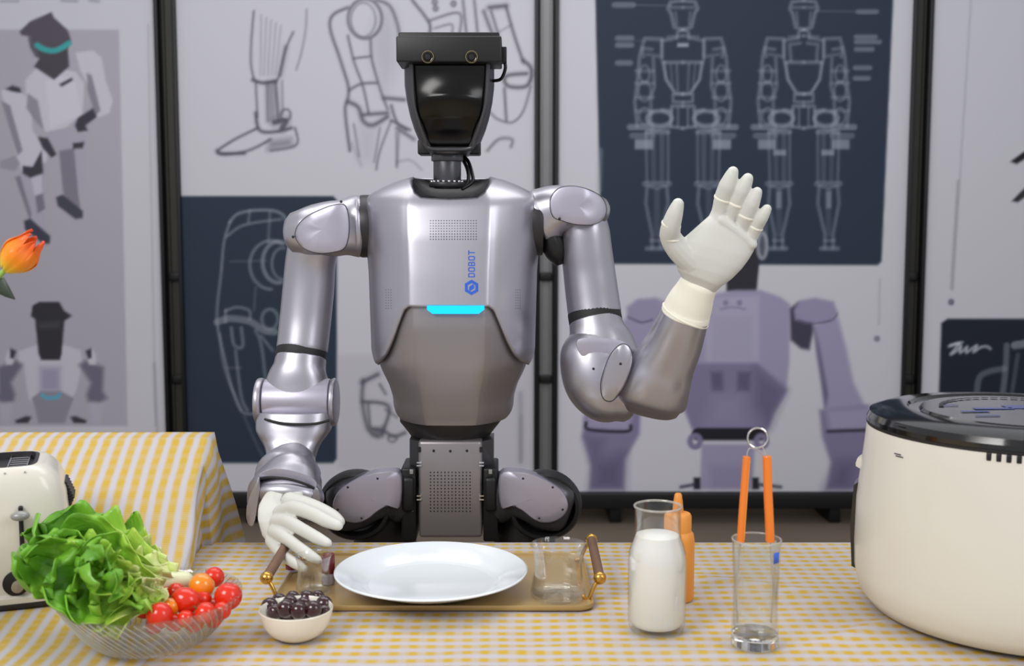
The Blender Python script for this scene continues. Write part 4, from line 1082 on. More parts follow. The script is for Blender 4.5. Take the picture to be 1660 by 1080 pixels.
for (y, z) in prof:
    if last: s_acc += math.hypot(y - last[0], z - last[1])
    last = (y, z); r_ = []; q = []
    for i in range(150):
        t = i / 149; x = edge_left(min(y, 1.733)) * (1 - t) + 1.25 * t
        flat = 1 if z >= TZ - 1e-6 else 0
        dz = wrinkle(x, y) if flat else 0
        dy = 0 if flat else .012 * math.sin(x * 26 + 1) * min(1, (TZ - z) / .1) * (1 if y > 1.5 else -1)
        r_.append(Vector((x, y + dy, z + dz + .002))); q.append((x + .0035 * N(x, y, 9, 8), s_acc + .003 * N(x, y, 8, 2)))
    rows.append(r_); uvs.append(q)
tc_ = sheet('tablecloth', rows, uvs, 'gingham'); tag(tc_, 'yellow and white checked cloth on the front table in front of the robot', 'tablecloth')
def table(x0, x1, y0, y1, label):
    t = thing('table', ((x0 + x1) / 2, (y0 + y1) / 2, 0), label, 'table')
    obj('tabletop', MB().rbox(((x0 + x1) / 2, (y0 + y1) / 2, TZ - .018), (x1 - x0, y1 - y0, .03), .004), 'wood_leg', t)
    for x in (x0 + .05, x1 - .05):
        for y in (y0 + .05, y1 - .05): obj('leg', MB().rbox((x, y, (TZ - .034) / 2), (.045, .045, TZ - .034), .004), 'wood_leg', t)
table(-.42, 1.23, .785, 1.725, 'wooden table under the checked cloth, in front of the robot')
table(-1.55, -.53, .80, 1.735, 'wooden table under the striped cloth at left')
# riser under the raised back of the left cloth
def lz(y):
    T = [(.78, .750), (1.36, .750), (1.48, .751), (1.53, .760), (1.58, .792), (1.63, .838), (1.68, .868), (1.76, .9085), (1.80, .913)]
    return float(np.interp(y, [t[0] for t in T], [t[1] for t in T]))
lzs = lambda y: sum(lz(y + d) for d in (-.03, -.015, 0, .015, .03)) / 5 if y < 1.76 else lz(y)
mb = MB(); st = [(y, lzs(y) - .006) for y in np.linspace(1.54, 1.785, 12)]
poly_ = [(1.785, TZ + .0015), (1.54, TZ + .0015)] + st
mb.prism([Vector((-1.5, y, z)) for y, z in poly_], (.99, 0, 0))
ri = obj('display_riser', mb, 'wood_leg', smooth=False); tag(ri, 'sloping riser under the raised back of the striped cloth', 'riser')
def le(y):   # right-hand edge of the left cloth top
    return float(np.interp(y, [.78, 1.286, 1.53, 1.76, 1.80], [-.40, -.427, -.465, -.487, -.489]))
rows = []; uvs = []; pit = .0215
NCc = 110
def top_row(y, z=None, uo=0):
    r_ = []; q = []
    for i in range(NCc):
        t = i / (NCc - 1); x = -1.6 * (1 - t) + le(min(y, 1.8)) * t
        zz = (lzs(y) if z is None else z) + .003 + .002 * N(x, y, 6, 11) * (1 if y < 1.79 else 0)
        r_.append(Vector((x, y, zz))); q.append((x - le(min(y, 1.8)) + .0045 * N(x, y, 5, 4), y + uo))
    return r_, q
for y in [(.772)] * 8: pass
for k in range(8, 0, -1):
    a, b = top_row(.775, TZ - .03 * k); rows.append(a); uvs.append([(u, .775 - .03 * k) for u, v in b])
for y in np.linspace(.78, 1.80, 130):
    a, b = top_row(float(y)); rows.append(a); uvs.append(b)
for k in range(1, 14):
    y = 1.805 + .003 * k; a, b = top_row(1.80, .913 - .004 - .035 * k)
    for p in a: p.y = y + .012 * math.sin(p.x * 30) * min(1, k / 4)
    rows.append(a); uvs.append([(u, 1.80 + .035 * k) for u, v in b])
# side fall: extra columns on the right
for ri_, r_ in enumerate(rows):
    e = r_[-1].copy(); q0 = uvs[ri_][-1]; y = e.y; H = max(e.z - (TZ + .006), .0)
    back = ri_ >= 8 + 118
    for k in range(1, 15):
        t = k / 14
        if ri_ < 8: p = e + Vector((.0015 * k, 0, 0)) ; d = .0015 * k
        elif y < 1.735 and not back:
            p = Vector((e.x + .004 * min(1, 3 * t) - .016 * t * (H / .15) + .004 * math.sin(t * 9 + y * 40) * min(1, H / .05), y, e.z - .002 * min(1, 4 * t) - H * t)); d = H * t
        else:
            # hanging corner: flares outward with folds
            Hh = .42; fl = .072 * t ** .8 + .010 * math.sin(t * 5 + y * 55)
            f = min(1, (y - 1.735) / .07); yy = y + .02 * math.sin(t * 6) * f
            p = Vector((e.x + .004 + fl * (.35 + .65 * f) * (1 - .3 * max(0, (ri_ - 138) / 13)), yy, e.z - .006 * math.sin(min(1, t * 5) * 1.57) - Hh * t * max(0, (e.z - .45) / .46))); d = Hh * t
        r_.append(p); uvs[ri_].append((q0[1] * 0 + q0[0] + d, q0[1]))
lc = sheet('tablecloth', rows, uvs, 'striped'); tag(lc, 'yellow striped cloth on the left table, raised at its back', 'tablecloth')

# ------------------------------------------------------------------ tray, plate
def Z0(px, py, z=TZ + .004): return onz(px, py, z)
tx, ty = -.105, 1.52
t = thing('serving_tray', (tx, ty, TZ + .004), 'tan serving tray with gold and walnut handles under the white plate', 'tray')
mb = MB(); tw, td, th_ = .425, .238, .0075
def rr_out(w_, d_, z, r_=.02, n=5):
    q = []
    for cx, cy, a0 in ((1, 1, 0), (-1, 1, 90), (-1, -1, 180), (1, -1, 270)):
        for j in range(n + 1):
            a = R(a0 + 90 * j / n); q.append(Vector((tx + cx * (w_ / 2 - r_) + r_ * math.cos(a), ty + cy * (d_ / 2 - r_) + r_ * math.sin(a), TZ + .0045 + z)))
    return q
mb.rings([rr_out(tw - .004, td - .004, 0), rr_out(tw, td, .002), rr_out(tw, td, th_ - .001), rr_out(tw - .001, td - .001, th_), rr_out(tw - .004, td - .004, th_), rr_out(tw - .005, td - .005, th_ - .001), rr_out(tw - .006, td - .006, .004)], True, True)
obj('tray_base', mb, 'tray', t, angle=50)
for sx in (-1, 1):
    hx = tx + sx * .222; za = TZ + .040
    h_ = obj('handle', MB().cyl((hx, ty - .075, za - .004), (hx, ty + .075, za + .004), .0068, n=20, bev=.001), 'walnut', t)
    for sy in (-1, 1):
        hy = ty + sy * .078; z_ = za + sy * .004
        obj('handle_knob', MB().sphere((hx, hy, z_), .0088, 18, 12), 'gold', h_)
        obj('handle_bracket', MB().tube([(hx, hy, z_), (hx - sx * .008, hy + sy * .002, z_ - .012), (hx - sx * .016, hy + sy * .004, z_ - .03), (hx - sx * .022, hy + sy * .004, TZ + .012)], .0028, 10), 'gold', h_)
pc = onz(699, 925, TZ + .036); PR = 160 / 1800 * pc.y
zb = TZ + .0135
def platez(z): return z
mb = MB().lathe([(.0005, .0035), (.062, .0035), (.066, .001), (.07, .001), (.073, .004), (PR * .70, .0085), (PR * .86, .0165), (PR * .98, .0235), (PR, .0245), (PR * 1.0, .0258), (PR * .985, .0268), (PR * .86, .0205), (PR * .74, .0125), (PR * .70, .0085), (PR * .66, .0068), (.0005, .0062)], (pc.x, pc.y, zb - .001), 96)
pl_ = obj('dinner_plate', mb, 'ceramic', origin=(pc.x, pc.y, zb), angle=30); tag(pl_, 'large white dinner plate on the tray in front of the robot', 'plate')

# ------------------------------------------------------------------ glasses on the tray
gc = Z0(905, 968, TZ + .010); gs = gc.y / 1800
def mug(c, label):
    mb = MB(); z0 = .0
    out_ = [(.0005, 0), (40 * gs, 0), (45.5 * gs, .002), (46.5 * gs, .008), (44 * gs, .02), (40 * gs, .036), (39.5 * gs, .048), (42.5 * gs, .062), (46.5 * gs, .070), (47 * gs, .0712), (46.2 * gs, .0722)]
    inn = [(45.2 * gs, .071), (41.3 * gs, .061), (38.2 * gs, .048), (38.8 * gs, .036), (42.5 * gs, .02), (44.6 * gs, .009), (42 * gs, .006), (.0005, .005)]
    mb.lathe(out_ + inn, c, 64)
    o = obj('glass_cup', mb, 'glass', origin=c, angle=60); tag(o, label, 'glass', 'clear glass cups on the tray')
    return o
mug(gc, 'clear waisted glass cup on the tray, right of the white plate')
gl_ = Z0(500, 958, TZ + .010)
g2_ = mug(gc, 'clear waisted glass cup on the tray, under the lowered hand'); g2_.location = (A(508, 900, 1.462).x, 1.462, TZ + .0095); g2_.scale = (.66, .66, .72)
def packet(px, py0, py1, wpx, Y, label):
    a = A(px, py1, Y); top = A(px, py0, Y); wd = wpx * Y / 1800; H = top.z - (TZ + .0095)
    c = Vector((a.x, Y, TZ + .0098))
    t = thing('jam_bottle', c, label, 'bottle', 'small maroon bottles on the tray')
    obj('body', MB().lathe([(.0005, 0), (wd * .46, 0), (wd * .5, .002), (wd * .5, H * .36), (.0005, H * .36)], c, 24), 'lavender', t, label='pale lavender lower part')
    obj('cap', MB().lathe([(.0005, H * .36), (wd * .52, H * .36), (wd * .52, H * .94), (wd * .48, H * .99), (.0005, H)], c, 24), 'maroon', t)
packet(533, 898, 965, 21, 1.50, 'small maroon bottle between the glass cup and the white plate')
packet(474, 915, 965, 20, 1.555, 'small maroon bottle seen behind the glass cup under the lowered hand')

# ------------------------------------------------------------------ cherry bowl
bc = Z0(481, 1033); bs = bc.y / 1800
mb = MB().lathe([(.0005, .001), (26 * bs, .001), (28 * bs, 0), (31 * bs, .001), (46 * bs, .008), (55 * bs, .018), (59.5 * bs, .030), (61 * bs, .036), (60.2 * bs, .0372), (59 * bs, .036), (57 * bs, .029), (51.5 * bs, .018), (42 * bs, .009), (28 * bs, .005), (.0005, .004)], bc, 72)
cb = obj('small_bowl', mb, 'ceramic_warm', origin=bc, angle=35); tag(cb, 'small white bowl of dark cherries left of the white plate', 'bowl')
def berry(name, px, py, r_px, Y, material, label, cat, group, stem=None, squash=1.0, rot=0):
    c = A(px, py, Y); r_ = r_px * Y / 1800
    prof = []; n = 14
    for i in range(n + 1):
        a = math.pi * i / n; dent = 1 - (.06 if name == 'cherry' else .15) * math.exp(-(((math.pi - a)) / .28) ** 2)
        prof.append((max(r_ * math.sin(a), .0002), -r_ * math.cos(a) * squash * dent))
    mb = MB().lathe(prof, (0, 0, 0), 22)
    q = Matrix.Rotation(R(rot), 3, 'Y') @ Matrix.Rotation(R((rot * 7) % 50 - 25), 3, 'X')
    mb.v = [q @ p for p in mb.v]
    o = obj(name, mb, material, origin=(0, 0, 0)); o.location = c; WL[o.name] = c
    tag(o, label, cat, group)
    if stem:
        top = q @ Vector((0, 0, r_ * squash * .82))
        s_ = MB()
        if stem == 'calyx':
            for k in range(5):
                d = q @ Vector((math.cos(k * 1.257), math.sin(k * 1.257), .25)); s_.cyl(c + top, c + top + d * r_ * .55, .0009, .0003, 6)
            s_.cyl(c + top, c + top + (q @ Vector((.1, 0, 1))) * r_ * .5, .0008, .0007, 6)
        obj('stem', s_, 'stem_green', o)
    return o
CH_ = [(437, 983, 15, 1.338), (463, 987, 15.5, 1.318), (497, 970, 14, 1.362), (525, 980, 15, 1.342), (446, 992, 13, 1.325), (484, 990, 15, 1.313), (508, 988, 15, 1.318), (452, 974, 13, 1.368), (474, 970, 13, 1.376), (515, 968, 12, 1.376), (492, 981, 14, 1.345), (470, 978, 14, 1.35), (526, 991, 11, 1.33), (465, 1000, 13, 1.34), (500, 1000, 13, 1.34)]
where = ['at the left edge', 'second from the left in the front', 'at the top of the heap', 'at the right edge', 'low at the front left', 'at the front middle', 'low at the front right', 'at the back left', 'at the back middle', 'at the back right', 'in the centre of the heap', 'against the front rim', 'against the right rim', 'under the others at left', 'under the others at right']
for (x, y, r_, Y), wtxt in zip(CH_, where):
    berry('cherry', x, y, r_ * .97, Y, 'cherry', 'dark cherry ' + wtxt + ' of the small bowl', 'cherry', 'dark cherries in the small bowl', rot=random.uniform(-50, 50))

# ------------------------------------------------------------------ ribbed glass bowl, tomatoes, lettuce
gb = Z0(247, 1046); gy = gb.y / 1800
RIM = 148 * gy; HB = .060
mb = MB(); rings = []; NB = 288
def bowl_r(t): return (68 + (148 - 68) * (t ** .62)) * gy
def bowl_ring(t, off, amp):
    q = []
    for j in range(NB):
        a = 2 * math.pi * j / NB; r_ = bowl_r(t) + off + amp * math.sin(a * 48 + t * 13) * (1 if t > .08 else t / .08)
        q.append(gb + Vector((r_ * math.cos(a), r_ * math.sin(a), HB * t + .002)))
    return q
for t_ in np.linspace(0, 1, 16): rings.append(bowl_ring(t_, 0, .0005))
top = bowl_ring(1, -.0005, .0005); top = [p + Vector((0, 0, .0015)) for p in top]; rings.append(top)
for t_ in np.linspace(1, 0.04, 14): rings.append(bowl_ring(t_, -.0028, 0))
base_ = [[gb + Vector((r_ * math.cos(2 * math.pi * j / NB), r_ * math.sin(2 * math.pi * j / NB), z)) for j in range(NB)] for r_, z in ((.001, .001), (50 * gy, .001), (60 * gy, 0))]
inn_ = [[gb + Vector((r_ * math.cos(2 * math.pi * j / NB), r_ * math.sin(2 * math.pi * j / NB), z)) for j in range(NB)] for r_, z in ((50 * gy, .0045), (.001, .0045))]
mb.rings(base_ + rings + inn_)
gbo = obj('salad_bowl', mb, 'glass_bowl', origin=gb, angle=80); tag(gbo, 'wide ribbed clear glass bowl of lettuce and tomatoes at left', 'bowl')
rb_ = MB()
for k in range(64):
    a0 = 2 * math.pi * k / 64; P = []
    for t_ in np.linspace(.10, .985, 9):
        r_ = bowl_r(t_) + .0006; an = a0 - t_ * .55; P.append(gb + Vector((r_ * math.cos(an), r_ * math.sin(an), HB * t_ + .002)))
    rb_.tube(P, .00075, 5, False, 2)
obj('swirl_ribs', rb_, 'glass_rib', gbo, kind='stuff')
TM = [(293, 944, 16, 1.34, 0, 'at the back of the heap, left of the orange one'), (347, 936, 17, 1.35, 0, 'at the back of the heap, behind the orange one'), (327, 950, 21.5, 1.30, 1, 'on top of the red tomatoes'),
      (261, 966, 17, 1.31, 0, 'at the left back beside the lettuce'), (285, 961, 16, 1.315, 0, 'in the middle of the back row'), (236, 981, 23, 1.275, 0, 'touching the lettuce at the left end'), (301, 974, 22, 1.27, 0, 'tall in the middle of the heap'),
      (327, 972, 17, 1.29, 0, 'just below the orange one'), (370, 967, 23, 1.29, 0, 'large at the right rim of the bowl'), (259, 998, 22, 1.235, 0, 'shiny at the front left of the heap'), (333, 994, 18, 1.245, 0, 'shiny at the front right of the heap'),
      (360, 990, 15, 1.27, 0, 'small at the front near the right rim'), (277, 984, 15, 1.26, 1, 'half hidden between the red ones at the front'), (301, 1003, 14, 1.24, 0, 'low against the front glass'), (283, 1010, 15, 1.25, 0, 'lowest at the front, seen through the glass'),
      (315, 1010, 16, 1.26, 0, 'low at the front right, seen through the glass'), (250, 1014, 15, 1.265, 0, 'low at the front left, seen through the glass'), (345, 1004, 15, 1.27, 0, 'low at the right, seen through the glass'), (310, 985, 16, 1.32, 0, 'buried in the centre of the heap'), (270, 990, 16, 1.31, 0, 'buried left of the centre of the heap'), (345, 985, 15, 1.32, 0, 'buried right of the centre of the heap')]
for i, (x, y, r_, Y, o_, wt) in enumerate(TM):
    berry('cherry_tomato', x, y, r_, Y, 'tomato_orange' if o_ else 'tomato', ('orange' if o_ else 'red') + ' cherry tomato ' + wt, 'tomato', 'cherry tomatoes in the glass bowl', stem='calyx' if i in (4, 1, 10, 6) else None, squash=1.15 if i == 6 else 1.0, rot=(-60, -75, 50, 10, 100)[i % 5])
# lettuce
def leaf_mat():
    m = bpy.data.materials.new('lettuce'); m.use_nodes = True; nt = m.node_tree; b = nt.nodes['Principled BSDF']
    uv = nt.nodes.new('ShaderNodeUVMap'); uv.uv_map = 'weave'; sep = nt.nodes.new('ShaderNodeSeparateXYZ'); nt.links.new(uv.outputs[0], sep.inputs[0])
    rp = nt.nodes.new('ShaderNodeValToRGB'); e = rp.color_ramp.elements
    e[0].position = 0; e[0].color = (*srgb((226, 232, 170)), 1); e[1].position = 1; e[1].color = (*srgb((52, 120, 24)), 1)
    x = rp.color_ramp.elements.new(.3); x.color = (*srgb((182, 210, 84)), 1); x = rp.color_ramp.elements.new(.62); x.color = (*srgb((128, 188, 52)), 1)
    nz = nt.nodes.new('ShaderNodeTexNoise'); nz.inputs['Scale'].default_value = 6; nz.inputs['Detail'].default_value = 5; nt.links.new(uv.outputs[0], nz.inputs['Vector'])
    ma = nt.nodes.new('ShaderNodeMath'); ma.operation = 'MULTIPLY_ADD'; ma.inputs[1].default_value = .5; nt.links.new(nz.outputs['Fac'], ma.inputs[0])
    mb_ = nt.nodes.new('ShaderNodeMath'); mb_.operation = 'SUBTRACT'; mb_.inputs[1].default_value = .25; nt.links.new(sep.outputs[1], mb_.inputs[0]); nt.links.new(mb_.outputs[0], ma.inputs[2])
    nt.links.new(ma.outputs[0], rp.inputs[0]); nt.links.new(rp.outputs[0], b.inputs['Base Color'])
    b.inputs['Roughness'].default_value = .38; b.inputs['Subsurface Weight'].default_value = .15; b.inputs['Subsurface Radius'].default_value = (.004, .008, .002)
    wv = nt.nodes.new('ShaderNodeTexNoise'); wv.inputs['Scale'].default_value = 22; wv.inputs['Detail'].default_value = 3; nt.links.new(uv.outputs[0], wv.inputs['Vector'])
    bp = nt.nodes.new('ShaderNodeBump'); bp.inputs['Strength'].default_value = .7; bp.inputs['Distance'].default_value = .002; nt.links.new(wv.outputs['Fac'], bp.inputs['Height']); nt.links.new(bp.outputs['Normal'], b.inputs['Normal'])
    M['lettuce'] = m
leaf_mat()
lroot = Vector(A(262, 950, 1.31))
lt = thing('lettuce', lroot, 'leafy green lettuce head hanging over the left rim of the glass bowl', 'lettuce')
def leaf(base, tip, up, wid, curl, seed, pale=0.0, ruf=1.0):
    base = Vector(base); tip = Vector(tip); ax_ = tip - base; L = ax_.length; t = ax_.normalized(); up = Vector(up); up = (up - t * up.dot(t)).normalized(); sd = t.cross(up)
    nu, nv = 34, 31; vs = []; uv = []
    for i in range(nu):
        u = i / (nu - 1)
        wv = wid * 1.25 * ((.16 + .84 * min(1, u / .6) ** 1.3) if u < .6 else math.sqrt(max(0, 1 - ((u - .6) / .4) ** 2.4)) * .96 + .04)
        for j in range(nv):
            v = -1 + 2 * j / (nv - 1); av = abs(v)
            edge = max(av ** 2.5 * min(1, u * 1.6), max(0, (u - .6) / .4) ** 2)
            lobes = 1 + .07 * math.sin(u * 19 + seed + v) * av
            ph = u * 23 + v * 2.0 + seed * 2.1; ph2 = v * 13 * max(0, u - .3) + u * 14 + seed
            rf = ruf * .0098 * edge * (math.sin(ph) + .8 * math.sin(ph2)) + ruf * .0055 * N(u * 1.2, v * .8, 4.5, seed + 2) * (.4 + edge)
            cup = curl * (v * v) * wid * .7 + curl * max(0, u - .7) ** 2 * .16
            bend = curl * (u ** 2) * L * .10
            p = base + t * (u * L * (1 - .05 * edge) + .006 * edge * math.sin(v * 9 + seed)) + sd * (v * wv * lobes * (1 - .14 * abs(curl)) + .004 * N(u, v, 6, seed + 4)) + up * (rf + cup + bend - .004 * math.exp(-(v / .12) ** 2) * (1 - u))
            vs.append(p); uv.append((v * .5 + seed, min(1, .05 + .95 * u ** .8 - .22 * edge * (u > .3) - pale)))
    o0 = lroot; me = bpy.data.meshes.new('leaf')
    me.from_pydata([tuple(p - o0) for p in vs], [], [(a * nv + b, a * nv + b + 1, (a + 1) * nv + b + 1, (a + 1) * nv + b) for a in range(nu - 1) for b in range(nv - 1)])
    ul = me.uv_layers.new(name='weave')
    for l in me.loops: ul.data[l.index].uv = uv[l.vertex_index]
    me.polygons.foreach_set('use_smooth', [True] * len(me.polygons)); me.materials.append(M['lettuce'])
    o = bpy.data.objects.new('leaf', me); COL.objects.link(o); o.parent = lt; WL[o.name] = lroot
    md = o.modifiers.new('t', 'SOLIDIFY'); md.thickness = .0009
    return o
B = lambda x, y, Y: A(x, y, Y)
leaf(B(285, 945, 1.33), B(30, 915, 1.36), (0, -.2, 1), .050, .6, 1)
leaf(B(270, 935, 1.34), B(70, 888, 1.38), (0, -.5, 1), .048, .8, 2)
leaf(B(262, 945, 1.31), B(20, 940, 1.27), (.1, -.6, .8), .042, .7, 3)
leaf(B(265, 955, 1.30), B(60, 960, 1.22), (0, -.8, .6), .042, .5, 4)
leaf(B(258, 940, 1.33), B(100, 885, 1.33), (-.2, -.8, .6), .040, .9, 5)
leaf(B(255, 950, 1.29), B(130, 905, 1.28), (-.1, -.9, .5), .036, .9, 6)
leaf(B(262, 930, 1.36), B(150, 893, 1.40), (.2, -.5, 1), .040, .9, 7)
leaf(B(285, 935, 1.36), B(165, 905, 1.36), (.1, -.4, 1), .030, .5, 8, .30)
leaf(B(300, 938, 1.34), B(185, 922, 1.31), (0, -.6, 1), .022, .4, 9, .45, .6)
leaf(B(255, 965, 1.27), B(105, 966, 1.23), (-.1, -.9, .4), .036, .6, 10, .1)
leaf(B(252, 968, 1.26), B(150, 980, 1.24), (.1, -1, .3), .034, .5, 11, .25)
leaf(B(258, 950, 1.27), B(212, 980, 1.24), (.3, -1, .2), .030, .8, 12, .30)
leaf(B(240, 940, 1.26), B(222, 990, 1.24), (.5, -1, .1), .022, .6, 13, .2)
leaf(B(200, 940, 1.29), B(85, 870, 1.32), (-.3, -1, .1), .026, 1.2, 14)
leaf(B(180, 945, 1.27), B(40, 900, 1.26), (-.2, -1, .4), .032, 1.0, 15)
leaf(B(190, 935, 1.26), B(110, 930, 1.215), (0, -1, .6), .032, 1.2, 16)
leaf(B(160, 930, 1.30), B(95, 868, 1.30), (.6, -1, 0), .018, 1.0, 17)
leaf(B(210, 940, 1.25), B(150, 945, 1.21), (0, -1, .5), .028, 1.1, 18)
mb = MB().tube([A(300, 940, 1.335), A(275, 944, 1.33), A(245, 948, 1.315)], [.010, .013, .014], 14)
obj('core', mb, 'lettuce_core' if 'lettuce_core' in M else mat('lettuce_core', (224, 226, 188), .4), lt, label='pale cut stem of the lettuce')

# ------------------------------------------------------------------ milk bottle, sauce bottle
mc = Z0(1064, 1021); ms = mc.y / 1800
zt = lambda py, Y, base: A(0, py, Y).z - base.z
def mz(py): return zt(py, mc.y, mc)
t = thing('milk_bottle', mc, 'glass bottle of milk with an open neck, right of the tray', 'bottle')
H = mz(822)
oprof = [(.0005, .002), (38 * ms, .002), (42 * ms, 0), (46 * ms, .004), (48 * ms, .012), (48.5 * ms, mz(930)), (48.3 * ms, mz(908)), (46.8 * ms, mz(894)), (43 * ms, mz(882)), (39.3 * ms, mz(872)), (38 * ms, mz(862)), (37.8 * ms, mz(840)), (38 * ms, mz(828)), (39.5 * ms, H - .001), (39.5 * ms, H + .001), (38 * ms, H + .002), (36.5 * ms, H)]
iprof = [(36 * ms, mz(828)), (36 * ms, mz(862)), (37.5 * ms, mz(872)), (41 * ms, mz(882)), (44.8 * ms, mz(894)), (46.3 * ms, mz(908)), (46.5 * ms, mz(930)), (46 * ms, .014), (40 * ms, .007), (.0005, .006)]
obj('bottle_glass', MB().lathe(oprof + iprof, mc, 72), 'glass', t, angle=70)
obj('milk', MB().lathe([(.0005, .008), (40 * ms, .008), (45.6 * ms, .015), (46.3 * ms, mz(930)), (46.1 * ms, mz(908)), (44.6 * ms, mz(894)), (40.8 * ms, mz(882)), (37.3 * ms, mz(872)), (35.8 * ms, mz(867)), (34.5 * ms, mz(866.5)), (.0005, mz(866.2))], mc, 64), 'milk', t)
def rim(c, r_, z, parent, th=.0011):  # whitish ring stands in for the bright highlight along a glass edge
    rr = []
    for k in range(49):
        a_ = 2 * math.pi * k / 48
        rr.append([Vector(c) + Vector(((r_ + th * math.cos(b_)) * math.cos(a_), (r_ + th * math.cos(b_)) * math.sin(a_), z + th * math.sin(b_))) for b_ in [2 * math.pi * m_ / 8 for m_ in range(8)]])
    obj('rim', MB().rings(rr), 'glass_rib', parent)
rim(mc, 38.5 * ms, H + .001, t, .0014)
sc_ = Z0(1097, 970); ss = sc_.y / 1800; sz = lambda py: zt(py, sc_.y, sc_)
t = thing('squeeze_bottle', sc_, 'orange squeeze bottle with a pointed nozzle behind the milk bottle', 'bottle')
obj('body', MB().lathe([(.0005, 0), (26 * ss, 0), (28 * ss, .004), (28 * ss, sz(875)), (26 * ss, sz(864)), (22 * ss, sz(860)), (.0005, sz(860))], sc_, 40), 'orange_sauce', t)
obj('cap', MB().lathe([(.0005, sz(861)), (22.5 * ss, sz(861)), (22.5 * ss, sz(836)), (20 * ss, sz(832)), (10 * ss, sz(830)), (.0005, sz(829))], sc_, 40), 'orange_sauce', t)
obj('nozzle', MB().lathe([(9.5 * ss, sz(831)), (7.5 * ss, sz(812)), (6 * ss, sz(802)), (4.5 * ss, sz(800)), (.0005, sz(800))], sc_, 28), 'orange_sauce', t)

# ------------------------------------------------------------------ tall glass with tongs
tg = Z0(1223, 1046); ts_ = tg.y / 1800; tz_ = lambda py: zt(py, tg.y, tg)
t = thing('tall_glass', tg, 'tall clear glass with a thick base left of the air fryer', 'glass')
HT = tz_(875)
op = [(.0005, .0), (36 * ts_, 0), (39 * ts_, .002), (39 * ts_, .02), (37 * ts_, HT * .35), (37.5 * ts_, HT * .6), (40.5 * ts_, HT), (40 * ts_, HT + .0012), (38.8 * ts_, HT)]
ip = [(35.8 * ts_, HT * .6), (35 * ts_, HT * .35), (36 * ts_, .026), (33 * ts_, .019), (.0005, .017)]
obj('tumbler', MB().lathe(op + ip, tg, 72), 'glass', t, angle=60)
obj('thick_base', MB().lathe([(.0005, .0008), (35 * ts_, .0008), (38 * ts_, .0028), (38.1 * ts_, .016), (34 * ts_, .0165), (.0005, .0145)], tg, 64), 'glass_solid', t)
rim(tg, 39.8 * ts_, HT + .0005, t)
mb = MB(); c = Vector(A(1262, 898, tg.y - .004)); 
ang0 = math.acos(min(.999, (c.x - tg.x) / (39.5 * ts_))); rr = []
for k in range(7):
    an = -(ang0 - .18 + .36 * k / 6) - .38; rad = 40.2 * ts_
    rr.append([tg + Vector((rad * math.cos(an), rad * math.sin(an), c.z - tg.z + dz)) for dz in (-.0065, .0065)])
mb.rings(rr, closed=False); st_ = obj('sticker', mb, 'sticker_blue', t, label='small blue sticker'); md = st_.modifiers.new('t', 'SOLIDIFY'); md.thickness = .0003
tn = thing('kitchen_tongs', A(1226, 1030, tg.y), 'wire tongs with two orange grips standing in the tall glass', 'tongs')
Yt = tg.y + .004
def flat_bar(pts, wpx, th, m, parent, name):
    P = [A(x, y, Yt) for x, y in pts]; rr = []
    for i, p in enumerate(P):
        t_ = (P[min(i + 1, len(P) - 1)] - P[max(i - 1, 0)]).normalized(); d = Vector((0, 1, 0)); u = d.cross(t_).normalized()
        rr.append(sring(p, u, d, wpx * Yt / 1800 / 2, th, 4, 20))
    return obj(name, MB().rings(rr, True, True), m, parent)
flat_bar([(1210.5, 741), (1209, 760), (1206, 800), (1203, 840), (1200.5, 878)], 11, .006, 'orange_plastic', tn, 'grip')
flat_bar([(1243, 740), (1244, 760), (1245, 800), (1247, 840), (1248.5, 878)], 13, .006, 'orange_plastic', tn, 'grip')
flat_bar([(1213.5, 745), (1209.5, 800), (1204.5, 872)], 2.5, .0068, 'orange_sauce', tn, 'grip_edge')
obj('wire', MB().tube([A(1200, 876, Yt), A(1197, 915, Yt), A(1193, 960, Yt), A(1197, 1010, Yt)], .0011, 8), 'steel', tn)
obj('wire', MB().tube([A(1249, 876, Yt), A(1251, 915, Yt), A(1254, 960, Yt), A(1250, 1010, Yt)], .0011, 8), 'steel', tn)
obj('wire', MB().tube([A(1210, 744, Yt), A(1214, 728, Yt), A(1226, 729, Yt + .004), A(1243, 744, Yt)], .0008, 8), 'steel', tn)
rr = []; c = A(1228, 710, Yt)
for k in range(41):
    an = 2 * math.pi * k / 40; q = []
    for m_ in range(8):
        b_ = 2 * math.pi * m_ / 8; rad = 16.5 * Yt / 1800 + .0013 * math.cos(b_); q.append(c + Vector((rad * math.cos(an), .0016 * math.sin(b_), rad * math.sin(an))))
    rr.append(q)
obj('spring_ring', MB().rings(rr), 'steel', tn)
obj('wire', MB().tube([A(1236, 724, Yt), A(1240, 733, Yt), A(1243, 744, Yt)], .001, 8), 'steel', tn)

# ------------------------------------------------------------------ air fryer
ac = Vector((A(1658, 671, 1.40).x, 1.40, TZ + .004)); asx = 1.40 / 1800
af = thing('air_fryer', ac, 'cream round air fryer with a glossy black lid at right', 'air fryer')
RT = 243 * asx; RB = 258 * asx; HA = A(0, 667, 1.40).z - ac.z
zl = HA - .018
obj('body', MB().lathe([(.001, .004), (RB * .72, .004), (RB * .80, .001), (RB * .90, .008), (RB * .965, .024), (RB * .995, .05), (RB, .08), (RB * .995, .14), (RB - (RB - RT) * .8, zl - .03), (RT, zl - .004), (RT * .995, zl), (RT * .97, zl)], ac, 96), 'cream', af, angle=40)
obj('lid', MB().lathe([(RT * .985, zl - .001), (RT * 1.002, zl + .0), (RT * 1.004, zl + .006), (RT * .985, zl + .013), (RT * .90, zl + .018), (RT * .74, zl + .0205), (RT * .725, zl + .017), (RT * .66, zl + .016), (RT * .645, zl + .0195), (.001, zl + .0205)], ac, 96), 'black_gloss', af, angle=25)
